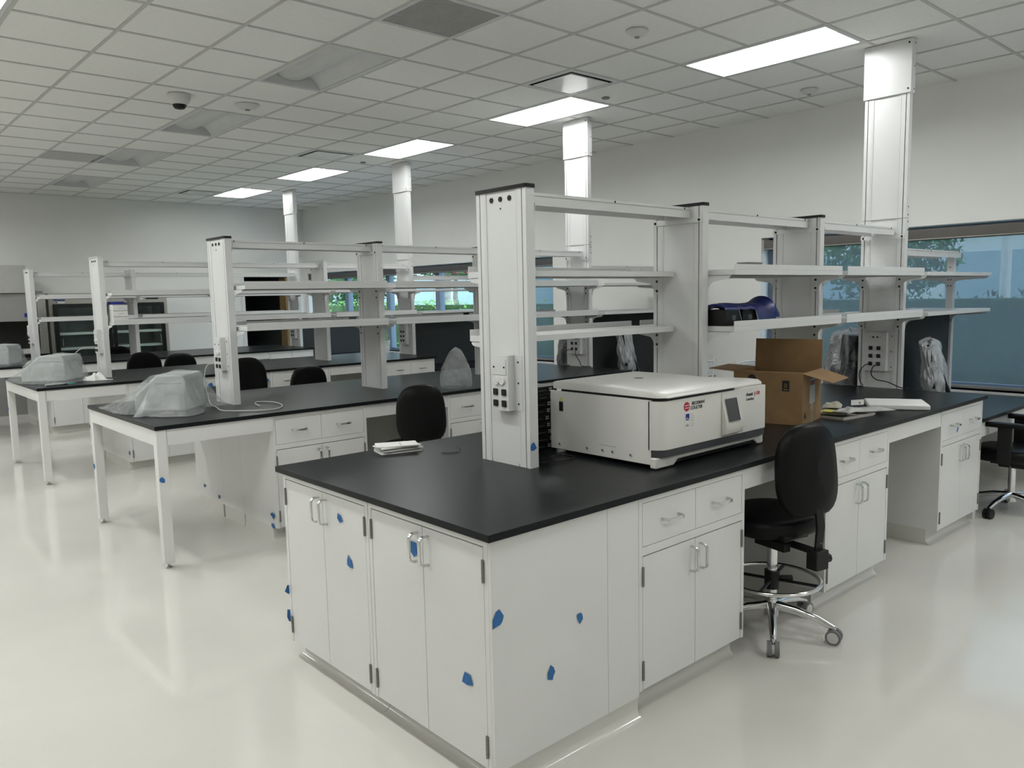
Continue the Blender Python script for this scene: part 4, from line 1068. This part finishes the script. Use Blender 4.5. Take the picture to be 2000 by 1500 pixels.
sack('plastic_bag', 'clear plastic bag standing on the second bench beside the left post of nearest bench', (2.50, S[1]+.20, ZT), .5, .30, .26, .33, FILM, 3, pinch=.75, peak=.0)
def monitor(labelm, labelb, loc, rz, seed):
    t = thing('computer_monitor', labelm, 'monitor', loc, rz, 'bagged computer monitors')
    b = MB(); b.box(-.10, .10, -.11, .09, .0005, .012, PAPER); b.build('stand_base', t, bevel=.003)
    b = MB(); b.prism([(-.09, .012), (-.04, .012), (.035, .30), (.01, .30)], 'x', -.03, .03, BLACK); b.build('stand_neck', t)
    b = MB(); b.prism([(.03, .17), (.06, .17), (.10, .50), (.07, .50)], 'x', -.22, .22, BLACK); b.build('screen_housing', t, bevel=.004)
    def fn(u, v):
        a = 2*PI*u; ex = 3; c_, s_ = math.cos(a), math.sin(a); k = (abs(c_)**ex+abs(s_)**ex)**(-1/ex)
        z = .10+.43*v; f_ = (.80+.2*min(1, v/.3)) if v < .92 else 1-((v-.92)/.08)**2*.9
        rg = abs(noise.noise(Vector((c_*3, s_*3, v*3+seed)))); nn = .05*(rg-.25)
        return (k*c_*(.235)*f_+nn*c_, .05+.06*v+(k*s_*(.055+.045*(1-v)))*f_+nn*s_, z+.04*noise.noise(Vector((c_*2, s_*2, seed))))
    b = MB(); b.grid(70, 34, fn, FILM2); tag(b.build('plastic_bag', loc=loc, rz=rz), labelb, 'bag', 'bags over the monitors')
monitor('monitor turned edge-on at the low desk beside the nearest column', 'milky plastic bag over the monitor near the window by the nearest column', (4.95, .44, .7405), math.radians(14), 2)
monitor('monitor on the low desk of the second bench', 'milky plastic bag over the edge-on monitor behind the second column', (5.10, S[1]+.44, .7405), math.radians(32), 6)
sack('plastic_bag', 'dark grey plastic sack with printed lines behind the nearest column', (4.98, 1.20, .7405), .2, .70, .36, .60, SACKM, 11, gr='grey plastic sacks', pinch=.3)
sack('plastic_bag', 'grey plastic sack on the desk left of the second column', (4.98, S[1]+1.18, .7405), .2, .56, .34, .55, SACKM, 17, gr='grey plastic sacks', pinch=.2)

# ------------------------------------------------------------------ small things on benches 2-3
packet('crumpled white tissue by the post of the third bench', .60, S[2]+.44, ZT, .16, .16, .5, PAPER, 9, .07, 'tissue', 'litter on the third bench')
packet('flat white wrapper in front of the post of the third bench', .66, S[2]+.40, ZT, .20, .12, -.4, PAPER, 12, .006, 'wrapper', 'litter on the third bench')
b = MB(); b.cyl((0, 0, .011), (.17, 0, .011), .011, GREYCASE, n=12); b.cyl((.17, 0, .011), (.20, 0, .011), .012, STEEL, n=12)
tag(b.build('metal_tube', loc=(.10, S[2]+.14, ZT), rz=.25), 'grey tube with steel end at the front edge of third bench', 'tube')
packet('small teal and clear packet at the front edge of the third bench', .33, S[2]+.24, ZT, .09, .06, .2, TEAL, 14, .008, 'packet', 'litter on the third bench')
b = MB(); b.box(0, .10, 0, .022, .0005, .014, SHADEF); b.box(.04, .09, .002, .02, .014, .018, STEEL)
tag(b.build('marker_pen', loc=(.70, S[2]+.36, ZT), rz=.1), 'dark metal pen lying right of the white wrapper', 'pen')
# cords
def cord(label, pts, r, m, gr='power cords'):
    P = [Vector(p) for p in pts]; out = []
    n_ = len(P)
    for i in range(n_-1):
        p0 = P[max(0, i-1)]; p1 = P[i]; p2 = P[i+1]; p3 = P[min(n_-1, i+2)]
        for k in range(8):
            t_ = k/8; out.append(.5*((2*p1)+(-p0+p2)*t_+(2*p0-5*p1+4*p2-p3)*t_**2+(-p0+3*p1-3*p2+p3)*t_**3))
    out.append(P[-1]); b = MB(); b.tube(out, r, m, n=6); o = b.build('power_cord'); return tag(o, label, 'cord', gr)
y2 = S[1]
cord('grey power cord looping from the post onto the second worktop', [(.705, y2+.80, 1.215), (.66, y2+.84, 1.20), (.645, y2+.86, 1.10), (.655, y2+.84, .98), (.64, y2+.76, ZT+.009), (.60, y2+.55, ZT+.008), (.56, y2+.36, ZT+.008), (.60, y2+.26, ZT+.008), (.75, y2+.13, ZT+.008), (.88, y2+.14, ZT+.008), (.98, y2+.30, ZT+.008), (1.0, y2+.50, ZT+.008), (.93, y2+.60, ZT+.008), (.87, y2+.50, ZT+.008), (.84, y2+.36, ZT+.009)], .0042, CORDG)
y3 = S[2]
cord('grey power cord arching from the post on the third bench', [(.705, y3+.78, 1.215), (.60, y3+.80, 1.225), (.50, y3+.80, 1.14), (.49, y3+.76, 1.02), (.44, y3+.66, ZT+.02), (.36, y3+.60, ZT+.009)], .0042, CORDG)
cord('black cord plugged into the nearest column, left outlet', [(4.552, .83, 1.09), (4.50, .85, 1.085), (4.49, .885, 1.03), (4.49, .88, .96), (4.495, .86, ZT+.009), (4.47, .92, ZT+.008), (4.44, 1.0, ZT+.008)], .004, CORDB)
cord('black cord plugged into the nearest column, sagging right', [(4.552, .775, 1.09), (4.51, .79, 1.075), (4.50, .80, 1.02), (4.50, .76, .98), (4.51, .68, .965), (4.53, .60, .93), (4.54, .56, ZT+.008), (4.53, .52, ZT+.008)], .004, CORDB)
cord('black cord plugged into the second column, looping left', [(4.552, y2+.83, 1.09), (4.50, y2+.87, 1.075), (4.50, y2+.91, 1.01), (4.49, y2+.97, .95), (4.49, y2+.92, ZT+.009), (4.48, y2+.80, ZT+.009), (4.50, y2+.90, ZT+.016)], .004, CORDB)
cord('black cord plugged into the second column, dropping right', [(4.552, y2+.775, 1.09), (4.52, y2+.75, 1.04), (4.51, y2+.68, .97), (4.52, y2+.66, ZT+.009), (4.53, y2+.54, ZT+.008)], .004, CORDB)
cord('thin black cord coiled on the worktop beside the black stack', [(.86, .66, ZT+.006), (.94, .62, ZT+.006), (1.03, .62, ZT+.006), (1.07, .67, ZT+.006), (1.04, .72, ZT+.006), (.96, .70, ZT+.007)], .003, CORDB)

# ------------------------------------------------------------------ blue tape flags
def tape(label, p, nrm, s=.05, seed=0, flag=0.0):
    random.seed(100+seed)
    n_ = Vector(nrm).normalized(); a = Vector((0, 0, 1)); b_ = n_.cross(a).normalized()
    ang = random.uniform(0, 2*PI); pts = []
    base = [(-.5, -.38), (.0, -.46), (.5, -.20), (.42, .15), (.05, .48), (-.25, .30), (-.48, .18)]
    for (u, v) in base:
        u *= random.uniform(.7, 1.2); v *= random.uniform(.7, 1.2)
        uu = u*math.cos(ang)-v*math.sin(ang); vv = u*math.sin(ang)+v*math.cos(ang)
        pts.append(b_*uu*s*.9+a*vv*s+n_*(.0012+max(0, uu+vv)*flag*s))
    m_ = MB(); k = len(pts); v = [p_+n_*.0006 for p_ in pts]+pts
    m_.add(v, [tuple(range(k)), tuple(range(2*k-1, k-1, -1))]+[(i, i+k, (i+1) % k+k, (i+1) % k) for i in range(k)], BLUETAPE)
    tag(m_.build('masking_tape', loc=p), label, 'tape', 'scraps of blue masking tape')
    random.seed(7+seed)
tape('blue tape scrap right of the left pair of handles, near left door top', (.019, .98, .77), (-1, 0, 0), .045, 1, .2)
tape('blue tape scrap touching the handle of the right end cabinet', (.019, .452, .77), (-1, 0, 0), .062, 2, .2)
tape('blue tape scrap in the middle of the left end cabinet door', (.019, .92, .60), (-1, 0, 0), .058, 3)
tape('blue tape scrap low on the right end cabinet door', (.019, .16, .375), (-1, 0, 0), .060, 4)
tape('blue tape flag sticking out of the far left cabinet edge, upper', (.025, 1.4965, .328), (-.3, 1, 0), .055, 5, .6)
tape('blue tape flag sticking out of the far left cabinet edge, lower', (.025, 1.4965, .196), (-.3, 1, 0), .055, 6, .6)
tape('blue tape scrap on the near corner of the blank side panel', (.045, .018, .621), (0, -1, 0), .058, 7)
tape('small blue tape scrap at right on the blank side panel', (.43, .018, .515), (0, -1, 0), .040, 8)
tape('blue tape scrap low in the middle of the blank side panel', (.285, .018, .352), (0, -1, 0), .048, 9)
tape('blue tape triangle at the foot of the left-end post of nearest bench', (.775, .6195, 1.011), (0, -1, 0), .045, 10)
tape('blue tape hanging from a drawer handle of the window-end cabinet', (3.93, -.020, .755), (0, -1, 0), .045, 11, .2)
tape('blue tape on the rear leg of the second bench', (.007, 4.70, .445), (-1, 0, 0), .045, 12)
tape('blue tape on the front leg of the second bench', (.025, S[1]+.007, .576), (0, -1, 0), .04, 13)
tape('blue tape on the side of the end cabinet under the second bench, left', (.763, 4.53, .19), (-1, 0, 0), .035, 14)
tape('blue tape low on the side of the end cabinet under the second bench, middle', (.764, 4.24, .15), (-1, 0, 0), .035, 15)
tape('blue tape at the corner of the second bench cabinet, upper', (.764, 3.27, .186), (-1, 0, 0), .05, 16, .4)
tape('blue tape at the corner of the second bench cabinet, lower', (.764, 3.27, .112), (-1, 0, 0), .05, 17, .4)
tape('blue tape at the corner of the third bench cabinet', (.764, S[2]+.05, .19), (-1, 0, 0), .045, 18)
tape('blue tape on the side under the third bench, farther back', (.764, 7.92, .31), (-1, 0, 0), .05, 19)
tape('blue tape on the rear leg of the third bench', (.007, 7.96, .59), (-1, 0, 0), .045, 20)
tape('blue tape under the apron of the third bench beside the post', (1.60, S[2]+.021, .80), (0, -1, 0), .06, 21)
tape('blue tape on the third bench apron between the two stools', (2.22, S[2]+.021, .80), (0, -1, 0), .06, 22)

# ------------------------------------------------------------------ fridge, hood, boxes at the back
t = thing('laboratory_refrigerator', 'wide glass-door laboratory refrigerator against the back wall', 'refrigerator', (1.38, 12.40, 0))
b = MB(); FW, FD, FH = 1.80, .70, 1.86
b.box(0, .05, 0, FD, .08, FH, FRIDGE); b.box(FW-.05, FW, 0, FD, .08, FH, FRIDGE); b.box(.05, FW-.05, 0, FD, FH-.17, FH, FRIDGE); b.box(.05, FW-.05, 0, FD, .08, .45, FRIDGE); b.box(.05, FW-.05, FD-.03, FD, .45, FH-.17, mat('fridge_liner', (.42, .45, .45), .4))
b.box(.05, FW-.05, .03, FD-.1, 0, .08, BLACK); b.build('cabinet_body', t)
for s in range(2):
    x0 = .06+s*.85; x1 = x0+.83; z0, z1 = .46, FH-.18
    b = MB(); f_ = .055
    b.box(x0, x0+f_, -.03, .0, z0, z1, FRAMEBLK); b.box(x1-f_, x1, -.03, .0, z0, z1, FRAMEBLK); b.box(x0+f_, x1-f_, -.03, .0, z0, z0+f_, FRAMEBLK); b.box(x0+f_, x1-f_, -.03, .0, z1-f_, z1, FRAMEBLK); d_ = b.build('door', t)
    b = MB(); b.box(x0+f_, x1-f_, -.018, -.014, z0+f_, z1-f_, GLASSD); b.build('door_glass', d_)
    b = MB(); hx = x0+.09 if s == 0 else x1-.09; b.tube([(hx, -.03, 1.03), (hx, -.06, 1.04), (hx, -.06, 1.13), (hx, -.03, 1.14)], .007, CHROME, n=8); b.build('handle', d_)
for z in (.72, .98, 1.22, 1.45):
    b = MB(); b.box(.07, FW-.07, .06, FD-.06, z, z+.004, GLASSR); b.box(.07, FW-.07, .035, .06, z-.028, z+.012, GLASSR); b.build('wire_shelf', t)
b = MB(); b.box(1.46, 1.66, -.006, .0, FH-.115, FH-.045, FRAMEBLK); b.box(1.31, 1.42, -.003, 0, FH-.12, FH-.05, CFBODY); b.cyl((1.71, -.006, FH-.08), (1.71, 0, FH-.08), .012, BLACK, n=10); b.build('control_display', t)
b = MB(); b.box(.10, .23, -.003, 0, FH-.16, FH-.135, PAPER); b.box(.10, .125, -.004, -.002, FH-.155, FH-.138, BLUEDK); b.build('name_plate', t)
letter('Panasonic', .042, BLUEDK, .07, -.002, FH-.12, t, bold=.002)
# fume hood
t = thing('fume_hood', 'large grey fume hood at the far left', 'fume hood', (-.9, 12.2, 0))
b = MB(); HW = 2.20
b.box(0, HW, .12, .90, .0, .88, GREYP); b.box(-.03, HW+.0, .02, .90, .88, .93, EPOXY); b.box(0, HW, .15, .9, 1.86, 1.90, GREYP); b.box(0, HW, .87, .9, .93, 1.88, DARKIN); b.box(0, .1, .1, .9, .93, 1.88, GREYP)
b.box(.1, HW-.10, .80, .87, .93, 1.5, DARKIN); b.build('body', t)
b = MB(); b.box(0, 1.98, .06, .90, 1.87, 2.29, mat('hood_light_panel', (.44, .44, .42), .5)); b.build('upper_panel', t)
b = MB(); b.box(.1, HW-.1, .10, .13, 1.44, 1.86, mat('hood_sash_panel', (.31, .31, .30), .5)); b.build('sash_panel', t)
b = MB(); b.box(HW-.11, HW, .0, .80, .93, 1.86, STEEL); b.build('side_post', t, bevel=.003)
b = MB(); b.box(1.35, 1.75, .35, .6, .93, 1.0, PAPER); b.box(1.9, 2.06, .3, .5, .93, 1.0, PAPER); b.build('spill_tray', t)
b = MB(); b.box(HW-.28, HW-.14, .095, .10, 1.50, 1.56, BLUEDK); b.build('notice_sticker', t)
# blue-lidded white box on third bench shelf (seen behind the post)
for q in range(3):
    b = MB(); b.box(-.085, .055, -.10, .10, .0005, .059, PAPER); b.box(-.0855, .0555, -.1005, -.10, .052, .055, SHADEF); b.box(-.04, .02, -.1008, -.10, .022, .025, GREYP)
    tag(b.build('carton', loc=(.925, S[2]+.61, ZS+q*.0600)), 'white flat carton, %s of the stack on the third bench shelf' % ['bottom', 'middle', 'top'][q], 'box', 'white cartons on the shelf')
b = MB(); b.box(-.08, .03, -.09, .09, .0005, .028, BLUEDK)
tag(b.build('blue_box', loc=(.925, S[2]+.61, ZS+.1803)), 'flat dark blue box on top of the white cartons', 'box')

b = MB(); b.box(-.085, .085, -.035, .035, .0005, .06, GREYP); b.box(-.09, .09, -.04, .04, .06, .068, GREYP)
tag(b.build('grey_box', loc=(3.06, .97, 1.7865)), 'small grey box on the upper shelf at the far side of the nearest bench', 'box')
